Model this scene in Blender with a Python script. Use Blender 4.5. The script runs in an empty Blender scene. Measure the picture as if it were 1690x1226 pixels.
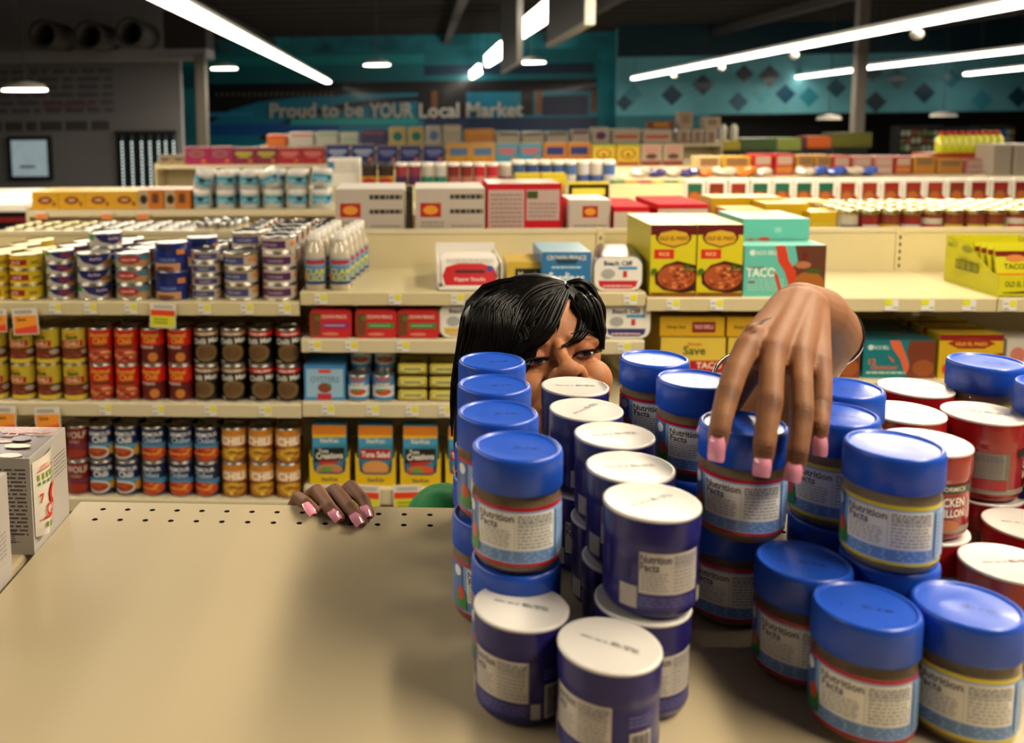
import bpy, bmesh, math, random
from mathutils import Vector, Matrix, Quaternion
import numpy as np
PI = math.pi
C = bpy.context.scene.collection
sc = bpy.context.scene

# ------------------------------------------------------------------ camera
FPX, CX, CY = 1524.5, 587.6, 367.6            # focal length and optical centre of the (cropped) photograph, pixels
PIT, YAW, ROL = math.radians(6.65), math.radians(-3.91), math.radians(-.68)
CAM = Vector((0, 0, 1.8))
FW = Vector((math.sin(YAW)*math.cos(PIT), math.cos(YAW)*math.cos(PIT), -math.sin(PIT)))
R0 = Vector((math.cos(YAW), -math.sin(YAW), 0)); U0 = R0.cross(FW)
RT = R0*math.cos(ROL) + U0*math.sin(ROL); UP = -R0*math.sin(ROL) + U0*math.cos(ROL)
cd = bpy.data.cameras.new('camera'); cam = bpy.data.objects.new('camera', cd); C.objects.link(cam)
cam.matrix_world = Matrix(((RT.x, UP.x, -FW.x, CAM.x), (RT.y, UP.y, -FW.y, CAM.y), (RT.z, UP.z, -FW.z, CAM.z), (0, 0, 0, 1)))
cd.sensor_width = 36; cd.lens = FPX/1690*36
cd.shift_x = (845-CX)/1690; cd.shift_y = (CY-613)/1690
cd.clip_start = .02; cd.clip_end = 300
cd.dof.use_dof = True; cd.dof.focus_distance = 1.13; cd.dof.aperture_fstop = 5.2
sc.camera = cam

def ray(x, y): return FW + RT*((x-CX)/FPX) - UP*((y-CY)/FPX)
def atY(x, y, Y): d = ray(x, y); return CAM + d*(Y/d.y)       # the point seen at a pixel, at depth Y
def atZ(x, y, Z): d = ray(x, y); return CAM + d*((Z-1.8)/d.z) # the point seen at a pixel, at height Z
def X_(x, y, Y): return atY(x, y, Y).x
def Z_(x, y, Y): return atY(x, y, Y).z

# ------------------------------------------------------------------ world and light
w = bpy.data.worlds.new('world'); sc.world = w; w.use_nodes = True
w.node_tree.nodes['Background'].inputs[0].default_value = (1.0, .86, .68, 1)
w.node_tree.nodes['Background'].inputs[1].default_value = .055
sc.view_settings.view_transform = 'Standard'; sc.view_settings.look = 'None'
sc.view_settings.gamma = 1; sc.view_settings.use_curve_mapping = False
sc.view_settings.exposure = 0.0
LAMP_COL = (1.0, .855, .62)
def area(name, loc, sx, sy, power, rot=(0, 0, 0), col=LAMP_COL):
    l = bpy.data.lights.new(name, 'AREA'); l.shape = 'RECTANGLE'; l.size = sx; l.size_y = sy
    l.energy = power; l.color = col
    o = bpy.data.objects.new(name, l); C.objects.link(o); o.location = loc; o.rotation_euler = rot
    return o
# light of the ceiling strip lamps and an added unseen one; every one hangs right under its fixture
STRIP_Z = 3.0
area('strip_lamp_light', (-3.35, 14, STRIP_Z-.05), .2, 30, 880)
area('strip_lamp_light', (1.35, .9, STRIP_Z-.05), .25, 2.6, 112)
area('strip_lamp_light', (1.9, 6.4, STRIP_Z-.05), .25, 6, 280)  # unseen lamp added to brighten the middle shelving and aisle
area('strip_lamp_light', (7.5, 17, STRIP_Z-.05), .2, 30, 1050)
area('strip_lamp_light', (13.6, 20, STRIP_Z-.05), .2, 30, 520)
area('pendant_light', tuple(atY(41, 148, 15)-Vector((0, 0, .05))), .6, .6, 40)

# ------------------------------------------------------------------ helpers
def hexc(h):
    h = h.lstrip('#'); v = [int(h[i:i+2], 16)/255 for i in (0, 2, 4)]
    return tuple(((c+.055)/1.055)**2.4 if c > .04045 else c/12.92 for c in v)
MATS = {}
def mat(name, col=None, rough=.5, metal=0, spec=.5, coat=0, bump=None, var=0, vscale=30, emit=0, trans=0, sss=0, ior=1.45):
    if name in MATS: return MATS[name]
    if isinstance(col, str): col = hexc(col)
    m = bpy.data.materials.new(name); m.use_nodes = True; nt = m.node_tree
    b = nt.nodes['Principled BSDF']
    b.inputs['Base Color'].default_value = (*col, 1); b.inputs['Roughness'].default_value = rough
    b.inputs['Metallic'].default_value = metal; b.inputs['Specular IOR Level'].default_value = spec
    b.inputs['Coat Weight'].default_value = coat; b.inputs['Coat Roughness'].default_value = .08
    b.inputs['IOR'].default_value = ior
    if trans: b.inputs['Transmission Weight'].default_value = trans
    if sss:
        b.inputs['Subsurface Weight'].default_value = sss; b.inputs['Subsurface Radius'].default_value = (.01, .004, .002)
        b.inputs['Subsurface Scale'].default_value = 1
    if emit:
        b.inputs['Emission Color'].default_value = (*col, 1); b.inputs['Emission Strength'].default_value = emit
    if var or bump:
        tc = nt.nodes.new('ShaderNodeTexCoord'); n = nt.nodes.new('ShaderNodeTexNoise')
        n.inputs['Scale'].default_value = vscale; n.inputs['Detail'].default_value = 4
        nt.links.new(tc.outputs['Object'], n.inputs['Vector'])
        if var:
            r = nt.nodes.new('ShaderNodeMapRange'); r.inputs[1].default_value = .25; r.inputs[2].default_value = .75
            r.inputs[3].default_value = 1-var; r.inputs[4].default_value = 1+var
            nt.links.new(n.outputs['Fac'], r.inputs[0])
            mx = nt.nodes.new('ShaderNodeVectorMath'); mx.operation = 'SCALE'; mx.inputs[0].default_value = col
            nt.links.new(r.outputs[0], mx.inputs['Scale']); nt.links.new(mx.outputs[0], b.inputs['Base Color'])
        if bump:
            bn = nt.nodes.new('ShaderNodeTexNoise'); bn.inputs['Scale'].default_value = bump[0]; bn.inputs['Detail'].default_value = 3
            nt.links.new(tc.outputs['Object'], bn.inputs['Vector'])
            bp = nt.nodes.new('ShaderNodeBump'); bp.inputs['Strength'].default_value = bump[1]; bp.inputs['Distance'].default_value = .002
            nt.links.new(bn.outputs['Fac'], bp.inputs['Height']); nt.links.new(bp.outputs[0], b.inputs['Normal'])
    MATS[name] = m; return m
def ink(h, rough=.35, var=0, vscale=60):        # a printed colour
    if h in MATS: return MATS[h]
    if h.startswith('#'): return mat(h, h, rough, coat=.15)
    base = h.split('~')[0]
    return mat(h, base, rough, var=float(h.split('~')[1])/100, vscale=float(h.split('~')[2]) if h.count('~') > 1 else 150)
def M(n): return MATS[n] if n in MATS else ink(n)

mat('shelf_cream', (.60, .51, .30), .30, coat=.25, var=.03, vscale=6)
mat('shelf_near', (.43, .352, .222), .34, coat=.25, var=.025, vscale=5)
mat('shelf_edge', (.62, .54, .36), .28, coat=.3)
mat('dark_gap', (.012, .010, .009), .8)
mat('tin', (.55, .53, .49), .28, metal=1)
mat('brass_tin', (.46, .39, .21), .34, metal=1)
mat('blue_plastic', (.012, .075, .50), .33, spec=.5, coat=.1, sss=0)
mat('white_plastic', (.63, .595, .56), .35, coat=.3)
mat('purple_wrap', (.018, .014, .13), .30, spec=.3, coat=.25)
mat('red_wrap', (.30, .008, .012), .24, coat=.4)
mat('glass', (.93, .95, .92), .03, trans=1, ior=1.35)
mat('powder', (.30, .20, .11), .9, var=.15, vscale=400)
mat('powder_pale', (.50, .38, .24), .9, var=.15, vscale=400)
mat('card_grey', (.50, .46, .42), .6, var=.05, vscale=20)
mat('card_white', (.72, .68, .62), .5)
mat('black_plastic', (.02, .02, .02), .4)

class MB:
    """collects shapes, builds ONE mesh object"""
    def __init__(s): s.v = []; s.f = []; s.m = []; s.mats = []; s.sm = []
    def mi(s, m):
        if m not in s.mats: s.mats.append(m)
        return s.mats.index(m)
    def add(s, vs, fs, m, smooth=False):
        o = len(s.v); k = s.mi(m); s.v += [tuple(v) for v in vs]
        for f in fs: s.f.append([o+i for i in f]); s.m.append(k); s.sm.append(smooth)
    def box(s, x0, y0, z0, x1, y1, z1, m, bev=0):
        if bev:
            bm = bmesh.new(); bmesh.ops.create_cube(bm, size=1)
            for v in bm.verts: v.co = ((x0+x1)/2+v.co.x*(x1-x0), (y0+y1)/2+v.co.y*(y1-y0), (z0+z1)/2+v.co.z*(z1-z0))
            bmesh.ops.bevel(bm, geom=bm.edges[:], offset=bev, segments=2, profile=.5, affect='EDGES')
            s.add([v.co for v in bm.verts], [[v.index for v in f.verts] for f in bm.faces], m); bm.free(); return
        vs = [(x, y, z) for x in (x0, x1) for y in (y0, y1) for z in (z0, z1)]
        s.add(vs, [(0, 1, 3, 2), (4, 6, 7, 5), (0, 4, 5, 1), (2, 3, 7, 6), (0, 2, 6, 4), (1, 5, 7, 3)], m)
    def prism(s, pts, axis, a, b, m):           # closed polygon in the other two axes, extruded a..b
        def P(p, t): return (t, p[0], p[1]) if axis == 'x' else (p[0], t, p[1]) if axis == 'y' else (p[0], p[1], t)
        n = len(pts); vs = [P(p, a) for p in pts]+[P(p, b) for p in pts]
        s.add(vs, [list(range(n))[::-1], list(range(n, 2*n))]+[(i, (i+1) % n, n+(i+1) % n, n+i) for i in range(n)], m)
    def lathe(s, prof, m, seg=32, cx=0, cy=0, rib=None, smooth=True, cap=(True, True)):
        vs = []
        for r, z in prof:
            for k in range(seg):
                a = 2*PI*k/seg; rr = r
                if rib and rib[0] <= z <= rib[1] and k % 2: rr -= rib[2]
                vs.append((cx+rr*math.cos(a), cy+rr*math.sin(a), z))
        fs = []
        for i in range(len(prof)-1):
            for k in range(seg): fs.append((i*seg+k, i*seg+(k+1) % seg, (i+1)*seg+(k+1) % seg, (i+1)*seg+k))
        s.add(vs, fs, m, smooth)
        n = len(prof)-1
        if cap[0]: s.add(vs[:seg], [list(range(seg))[::-1]], m)
        if cap[1]: s.add(vs[n*seg:], [list(range(seg))], m)
    def tube(s, p, q, r, m, seg=10, r2=None):
        p, q = Vector(p), Vector(q); d = (q-p).normalized(); u = d.orthogonal().normalized(); v = d.cross(u); r2 = r if r2 is None else r2
        vs = [p+(u*math.cos(2*PI*k/seg)+v*math.sin(2*PI*k/seg))*r for k in range(seg)]+[q+(u*math.cos(2*PI*k/seg)+v*math.sin(2*PI*k/seg))*r2 for k in range(seg)]
        s.add(vs, [(k, (k+1) % seg, seg+(k+1) % seg, seg+k) for k in range(seg)], m, True)
        s.add(vs[:seg], [list(range(seg))[::-1]], m); s.add(vs[seg:], [list(range(seg))], m)
    def ball(s, c, r, m, seg=16, rings=10, sc=(1, 1, 1)):
        vs = []; fs = []
        for i in range(rings+1):
            t = PI*i/rings
            for k in range(seg):
                a = 2*PI*k/seg; vs.append((c[0]+r*sc[0]*math.sin(t)*math.cos(a), c[1]+r*sc[1]*math.sin(t)*math.sin(a), c[2]+r*sc[2]*math.cos(t)))
        for i in range(rings):
            for k in range(seg): fs.append((i*seg+k, (i+1)*seg+k, (i+1)*seg+(k+1) % seg, i*seg+(k+1) % seg))
        s.add(vs, fs, m, True)
    def art(s, art, W, H, fn, eps=.00005, cut=None):
        """printed matter: art items in 0..1 label coordinates, mapped by fn(u, v, h) to the surface"""
        for i, it in enumerate(art):
            bm = bmesh.new(); k = it[0]; h = eps*(i+1)
            def ngon(ps): bm.faces.new([bm.verts.new((x*W, y*H, 0)) for x, y in ps])
            if k == 'r': x0, y0, x1, y1 = it[1:5]; ngon([(x0, y0), (x1, y0), (x1, y1), (x0, y1)]); m = it[5]
            elif k == 'e':
                cx, cy, rx, ry = it[1:5]; m = it[5]; ngon([(cx+rx*math.cos(2*PI*j/22), cy+ry*math.sin(2*PI*j/22)) for j in range(22)])
            elif k == 'p': ngon(it[1]); m = it[2]
            elif k == 't':
                txt, cx, cy, hh, m = it[1:6]; mw = it[6] if len(it) > 6 else .9; ang = it[7] if len(it) > 7 else 0
                vs, fs, tw, th = glyphs(txt); sy = hh*H/.72; sx = min(sy*1.0, mw*W/tw)
                bv = []
                for x, y in vs:
                    px, py = (x-tw/2)*sx, (y-.36)*sy
                    bv.append(bm.verts.new((cx*W+px*math.cos(ang)-py*math.sin(ang), cy*H+px*math.sin(ang)+py*math.cos(ang), 0)))
                for f in fs:
                    try: bm.faces.new([bv[j] for j in f])
                    except ValueError: pass
            elif k == 'l':                      # lines of small print
                x0, y0, x1, y1, n, m = it[1:7]; rg = random.Random(n*7+len(art)); fill = it[7] if len(it) > 7 else .45
                for j in range(n):
                    yc = y1-(j+.5)*(y1-y0)/n; t = (y1-y0)/n*fill/2; x = x0
                    while x < x1-.01:
                        wd = rg.uniform(.03, .11)*(x1-x0)*1.6; e = min(x+wd, x1); ngon([(x, yc-t), (e, yc-t), (e, yc+t), (x, yc+t)]); x = e+.02*(x1-x0)+.002
            elif k == 'b':                      # bar code
                x0, y0, x1, y1, m = it[1:6]; x = x0; rg = random.Random(5)
                while x < x1:
                    e = x+(x1-x0)*rg.choice((.015, .03, .045)); ngon([(x, y0), (min(e, x1), y0), (min(e, x1), y1), (x, y1)]); x = e+(x1-x0)*rg.choice((.015, .03))
            if cut:
                u = cut
                while u < W:
                    bmesh.ops.bisect_plane(bm, geom=bm.verts[:]+bm.edges[:]+bm.faces[:], plane_co=(u, 0, 0), plane_no=(1, 0, 0)); u += cut
            bm.verts.index_update()
            s.add([fn(v.co.x, v.co.y, h) for v in bm.verts], [[v.index for v in f.verts] for f in bm.faces], M(m)); bm.free()
    def build(s, name, parent=None, loc=None):
        me = bpy.data.meshes.new(name); me.from_pydata(s.v, [], s.f)
        for m in s.mats: me.materials.append(M(m) if isinstance(m, str) else m)
        me.polygons.foreach_set('material_index', s.m); me.polygons.foreach_set('use_smooth', s.sm); me.update()
        o = bpy.data.objects.new(name, me); C.objects.link(o)
        if parent: o.parent = parent
        if loc: o.location = loc
        return o
_mb_add = MB.add
def _add(s, vs, fs, m, smooth=False): _mb_add(s, vs, fs, M(m) if isinstance(m, str) else m, smooth)
MB.add = _add

GL = {}
def glyphs(txt):
    if txt in GL: return GL[txt]
    cu = bpy.data.curves.new('glyphs', 'FONT'); cu.body = txt; cu.size = 1; cu.resolution_u = 2; cu.offset = .022
    o = bpy.data.objects.new('glyphs', cu); C.objects.link(o)
    me = bpy.data.meshes.new_from_object(o, depsgraph=bpy.context.evaluated_depsgraph_get())
    vs = [(v.co.x, v.co.y) for v in me.vertices]; fs = [list(p.vertices) for p in me.polygons]
    bpy.data.objects.remove(o); bpy.data.curves.remove(cu); bpy.data.meshes.remove(me)
    x0 = min((v[0] for v in vs), default=0); x1 = max((v[0] for v in vs), default=1)
    vs = [(x-x0, y) for x, y in vs]
    GL[txt] = (vs, fs, max(x1-x0, .01), .72); return GL[txt]

def cyl_map(R, z0, W, a0=-PI/2, cx=0, cy=0):     # label centred on angle a0 (facing -Y)
    def fn(u, v, h):
        a = a0+(u-W/2)/R; return (cx+(R+h)*math.cos(a), cy+(R+h)*math.sin(a), z0+v)
    return fn
def specks(cx, cy, rx, ry, n, cols, sd=1, s=.09):     # bits of food in a printed photo
    rg = random.Random(sd); out = []
    for _ in range(n):
        a, q = rg.random()*2*PI, math.sqrt(rg.random())*.9; out.append(('e', cx+rx*q*math.cos(a), cy+ry*q*math.sin(a), rx*s*rg.uniform(.8, 2.4), ry*s*rg.uniform(.8, 1.8), rg.choice(cols)))
    return out
def front_map(x0, y, z0): return lambda u, v, h: (x0+u, y-h, z0+v)          # on a face looking to -Y
def top_map(x0, y0, z): return lambda u, v, h: (x0+u, y0+v, z+h)
def right_map(x, y0, z0): return lambda u, v, h: (x+h, y0+u, z0+v)          # face looking to +X

def empty(name, loc=(0, 0, 0), rz=0):
    o = bpy.data.objects.new(name, None); C.objects.link(o); o.location = loc; o.rotation_euler = (0, 0, rz); o.empty_display_size = .05
    return o
def tag(o, label, cat, group=None):
    o['label'] = label; o['category'] = cat
    if group: o['group'] = group
    elif 'group' in o: del o['group']
    return o
def struct(o): o['kind'] = 'structure'; return o
def copy_tree(o, parent=None):
    c = o.copy(); C.objects.link(c); c.parent = parent
    for ch in [k for k in KIDS.get(o.name, [])]: copy_tree(ch, c)
    return c
KIDS = {}; PROTO = {}
def place(key, builder, loc, rz, label, cat, group=None, tilt=None):
    if key not in PROTO:
        o = builder(); PROTO[key] = o
        def reg(p):
            KIDS[p.name] = [q for q in C.objects if q.parent == p]
            for q in KIDS[p.name]: reg(q)
        reg(o)
    else: o = copy_tree(PROTO[key])
    o.location = loc; o.rotation_euler = (tilt[0], tilt[1], rz) if tilt else (0, 0, rz)
    tag(o, label, cat, group); return o
ORD = ['first', 'second', 'third', 'fourth', 'fifth', 'sixth', 'seventh', 'eighth', 'ninth', 'tenth', 'eleventh', 'twelfth', 'thirteenth', 'fourteenth', 'fifteenth',
       'sixteenth', 'seventeenth', 'eighteenth', 'nineteenth', 'twentieth', 'twenty-first', 'twenty-second', 'twenty-third', 'twenty-fourth', 'twenty-fifth', 'twenty-sixth']
def ordn(i, n):
    if n == 1: return 'only'
    if i == 0: return 'leftmost'
    if i == n-1: return 'rightmost'
    return ORD[i]+' from left'
exec_order = []
# ------------------------------------------------------------------ the building
def build_room():
    mat('ceiling_dark', (.014, .012, .011), .9, var=.4, vscale=1.2)
    mat('floor_grey', (.20, .17, .14), .35, var=.12, vscale=.8)
    mat('wall_grey', (.20, .20, .22), .8, var=.12, vscale=.6)
    m = MB(); m.box(-30, -3, -.1, 45, 42, 0, 'floor_grey'); struct(m.build('floor'))
    m = MB(); m.box(-30, -3, 5.2, 45, 42, 5.3, 'ceiling_dark')
    for i in range(24): m.box(-30, 3+i*1.5, 4.95, 45, 3.12+i*1.5, 5.2, 'ceiling_joist')
    for x in (-12, -6, 1, 5, 11, 18): m.box(x, 2, 4.6, x+.25, 40, 4.85, 'ceiling_joist')
    struct(m.build('ceiling'))
    # teal mural wall with the bridge
    YW = 38; m = MB()
    mat('mural_water', (.02, .24, .31), .7, var=.75, vscale=.55)
    x0, x1 = -10.6, 9.5
    m.box(x0, YW, 0, x1, YW+.2, 5.2, 'mural_water')
    zt = lambda y: Z_(650, y, YW)
    xw = lambda x, y=150: X_(x, y, YW)
    fm = front_map(x0, YW, 0); W, H = x1-x0, 5.2
    def uv(x, y): p = atY(x, y, YW); return ((p.x-x0)/W, p.z/H)
    def rect(xa, ya, xb, yb, c): a = uv(xa, ya); b = uv(xb, yb); return ('r', a[0], b[1], b[0], a[1], c)
    A = [rect(300, 90, 985, 136, '#14707c~35~2')]
    A += [rect(300, 96, 700, 104, '#249098~30~3'), rect(700, 108, 980, 120, '#14324f~30~3')]
    A += [rect(345, 139, 985, 152, '#141419~20~8')]                        # bridge deck
    A += [rect(345, 152, 560, 158, '#3a3536~30~8')]
    # river, arches and piers
    A += [rect(345, 158, 985, 235, '#1284a4~35~2')]
    arch = []
    def band(c, cx, cy, rx, ry, t, a0, a1, n=18):
        o = [uv(cx+rx*math.cos(PI*(a0+(a1-a0)*k/n)), cy-ry*math.sin(PI*(a0+(a1-a0)*k/n))) for k in range(n+1)]
        i = [uv(cx+(rx-t*1.6)*math.cos(PI*(a0+(a1-a0)*k/n)), cy-(ry-t)*math.sin(PI*(a0+(a1-a0)*k/n))) for k in range(n+1)][::-1]
        return [('p', [o[k], o[k+1], i[n-k-1], i[n-k]], c) for k in range(n)]
    A += [('p', [uv(345, 150), uv(590, 150), uv(560, 158), uv(500, 160), uv(430, 168), uv(380, 182), uv(345, 205)], '#16171c')]
    A += band('#241f22', 720, 250, 300, 92, 9, .5, .93)
    A += [rect(690, 148, 770, 196, '#15141a'), rect(712, 150, 722, 198, '#7a4a22'), rect(860, 150, 880, 190, '#15141a'), rect(884, 150, 894, 188, '#8a5a2c'), rect(975, 150, 985, 185, '#6e4a28'),
          rect(895, 158, 970, 190, '#10284c~30~3'), rect(700, 196, 985, 214, '#14305c~30~3'), rect(345, 205, 560, 222, '#125aa8~30~3'), rect(480, 196, 690, 204, '#22b0ac~30~3'),
          rect(345, 186, 420, 192, '#3090c4~30~3')]
    for k in range(22): A += [rect(356+k*9, 152, 359+k*9, 159, '#77706a')]
    m.art(A, W, H, fm, eps=.0006)
    struct(m.build('wall_far'))
    # raised lettering
    m = MB(); p = atY(446, 194, YW-.1); q = atY(863, 190, YW-.1)
    mat('sign_letters', (.62, .60, .55), .5)
    for dx, tx, wa, wb in ((0, 'Proud to be', 446, 600), (0, 'YOUR', 610, 682), (0, 'Local Market', 692, 863)):
        a = atY(wa, 194, YW-.1); b = atY(wb, 190, YW-.1); Wt = b.x-a.x
        for j in range(5): m.art([('t', tx, .5, .42, .62, 'sign_letters', 1.0)], Wt, .95, front_map(a.x, YW-.10-j*.02, a.z-.1), eps=.001)
    tag(m.build('wall_lettering'), 'white slogan lettering across the teal bridge mural on the far wall', 'sign')
    # diamond wall, right
    m = MB(); YD = 36; x0, x1 = 7.5, 34
    mat('diamond_wall', (.10, .33, .40), .7, var=.25, vscale=.7)
    zb = Z_(1300, 188, YD); m.box(x0, YD, zb, x1, YD+.2, 5.2, 'diamond_wall')
    W, H = x1-x0, 5.2-zb
    def uv2(x, y): p = atY(x, y, YD); return ((p.x-x0)/W, (p.z-zb)/H)
    A = []
    for x, y, r, c in ((1045, 155, 16, '#35808e'), (1109, 157, 18, '#0d3b52'), (1160, 140, 18, '#12303c'), (1218, 168, 17, '#1b4e6e'), (1256, 155, 16, '#3c93a6'), (1296, 155, 17, '#0e4560'), (1335, 160, 17, '#2c7f92'),
                       (1270, 125, 18, '#22323a'), (1228, 122, 16, '#26343c'), (1380, 145, 17, '#184a5c'), (1445, 168, 18, '#1e3440'), (1480, 130, 17, '#24505e'), (1525, 153, 18, '#0f3c50'), (1570, 130, 16, '#2c7486'),
                       (1620, 165, 18, '#38889a'), (1680, 160, 18, '#0f4258'), (1440, 120, 16, '#20404c'), (1030, 170, 14, '#0d3b52')):
        A.append(('p', [uv2(x-r, y), uv2(x, y+r), uv2(x+r, y), uv2(x, y-r)], c+'~15~1'))
    A = [('r', 0, .62, 1, 1, '#0c2a34~30~1')]+A
    m.art(A, W, H, front_map(x0, YD, zb), eps=.001); struct(m.build('wall_right'))
    m = MB(); m.box(7.5, YD-.05, Z_(1100, 212, YD), 11.0, YD+.15, zb, '#14616e~15~1'); struct(m.build('trim_1'))
    m = MB(); m.box(11.0, YD+1.6, 0, 34, YD+1.8, zb, '#070708'); m.box(11.0, YD, zb-.06, 34, YD+1.8, zb+.02, '#101012'); struct(m.build('trim_2'))
    # grey wall with the lettering, left
    YG = 22; m = MB(); xr = X_(300, 200, YG); xl = -14
    m.box(xl, YG, 0, xr, YG+.2, 5.2, 'wall_grey')
    W, H = xr-xl, 5.2
    def uvg(x, y): p = atY(x, y, YG); return ((p.x-xl)/W, p.z/H)
    A = []
    a, b = uvg(0, 190), uvg(185, 110)
    A.append(('l', a[0]-.1, a[1], b[0], b[1], 6, '#5a5a62', .6))
    a, b = uvg(0, 220), uvg(180, 196); A.append(('l', a[0]-.1, a[1], b[0], b[1], 1, '#48484f', .7))
    p = uvg(115, 173); A.append(('t', 'DELGADA ALY', p[0], p[1], .028, '#7c4c4e', .2))
    m.art(A, W, H, front_map(xl, YG, 0), eps=.003); struct(m.build('wall_left'))
    # bulkhead with round ducts and the soffit beam
    m = MB(); p = atY(90, 98, 20); q = atY(345, 20, 20)
    m.box(-12, 19.6, p.z-.05, q.x, 20.4, p.z+.15, 'wall_grey'); m.box(q.x-.9, 19.6, p.z+.15, q.x, 20.4, q.z, 'ceiling_dark')
    struct(m.build('trim_3'))
    mat('duct_grey', (.035, .034, .034), .6)
    for i, (x, y) in enumerate(((90, 60), (163, 62), (229, 57))):
        c = atY(x, y, 19.2); d = MB(); prof = [(.28, -.6), (.30, .6), (.22, .6), (.20, -.5)]
        d.lathe(prof, 'duct_grey', 28, cap=(False, False)); d.lathe([(.2, -.45), (.001, -.44)], 'dark_gap', 28)
        o = d.build('round_air_duct'); o.location = c; o.rotation_euler = (PI/2, 0, 0)
        tag(o, ['dark round air duct near the ceiling, leftmost of three', 'dark round air duct near the ceiling, middle of three', 'dark round air duct near the ceiling, nearest the column'][i], 'duct')
    # lit menu window in the grey wall
    t = empty('wall_screen', atY(50, 297, YG-.1)); z = t.location.z; a, b = atY(13, 225, YG-.1), atY(88, 297, YG-.1)
    m = MB(); m.box(a.x-t.location.x, -.06, b.z-z, b.x-t.location.x, .05, a.z-z, 'black_plastic'); m.build('frame', t)
    mat('screen_glow', (.33, .42, .45), .4, emit=.55, var=.3, vscale=3)
    m = MB(); m.box(a.x-t.location.x+.1, -.08, b.z-z+.1, b.x-t.location.x-.1, -.05, a.z-z-.1, 'screen_glow')
    m.box(a.x-t.location.x+.3, -.085, b.z-z+.3, b.x-t.location.x-.4, -.08, b.z-z+.36, 'wall_grey'); m.build('screen', t)
    tag(t, 'black framed lit screen on the grey wall at far left', 'screen')
    # light strings behind dark glass
    a, b = atY(192, 220, YG-.1), atY(293, 307, YG-.1); t = empty('dark_window_display', ((a.x+b.x)/2, YG-.1, b.z)); ox, oz = t.location.x, t.location.z
    m = MB(); m.box(a.x-ox, -.02, 0, b.x-ox, .06, a.z-oz, '#06090b'); m.box(a.x-ox-.03, -.05, a.z-oz, b.x-ox+.03, .06, a.z-oz+.06, 'black_plastic'); m.build('dark_pane', t)
    mat('string_bulb', (.75, .85, .8), .4, emit=1.6); mat('string_rod', (.05, .11, .13), .4)
    for j, x in enumerate((202, 218, 234, 248, 262, 274, 287)):
        m = MB(); px = atY(x, 230, YG-.15); n = 14 if j < 4 else 6
        m.box(px.x-ox-.018, -.07, a.z-oz-.06-n*.095, px.x-ox+.018, -.04, a.z-oz-.05, 'string_rod')
        for k in range(n): m.ball((px.x-ox, -.1, a.z-oz-.22-k*.085), .022, 'string_bulb', 8, 6)
        m.build('light_string', t)
    tag(t, 'dark panel with hanging vertical strings of small lights on grey wall', 'display')
    # columns
    mat('column_grey', (.10, .092, .08), .7)
    for x, lab, YY in ((333, 'pale grey steel column in front of the bridge mural', 19), (1417, 'grey steel column in front of the diamond pattern wall', 20)):
        p = atY(x, 160, YY); m = MB(); m.box(-.11, -.11, 0, .11, .11, 4.9 if x > 400 else Z_(333, 88, YY), 'column_grey', .02)
        o = m.build('steel_column'); o.location = (p.x, YY, 0); tag(o, lab, 'column')

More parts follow.
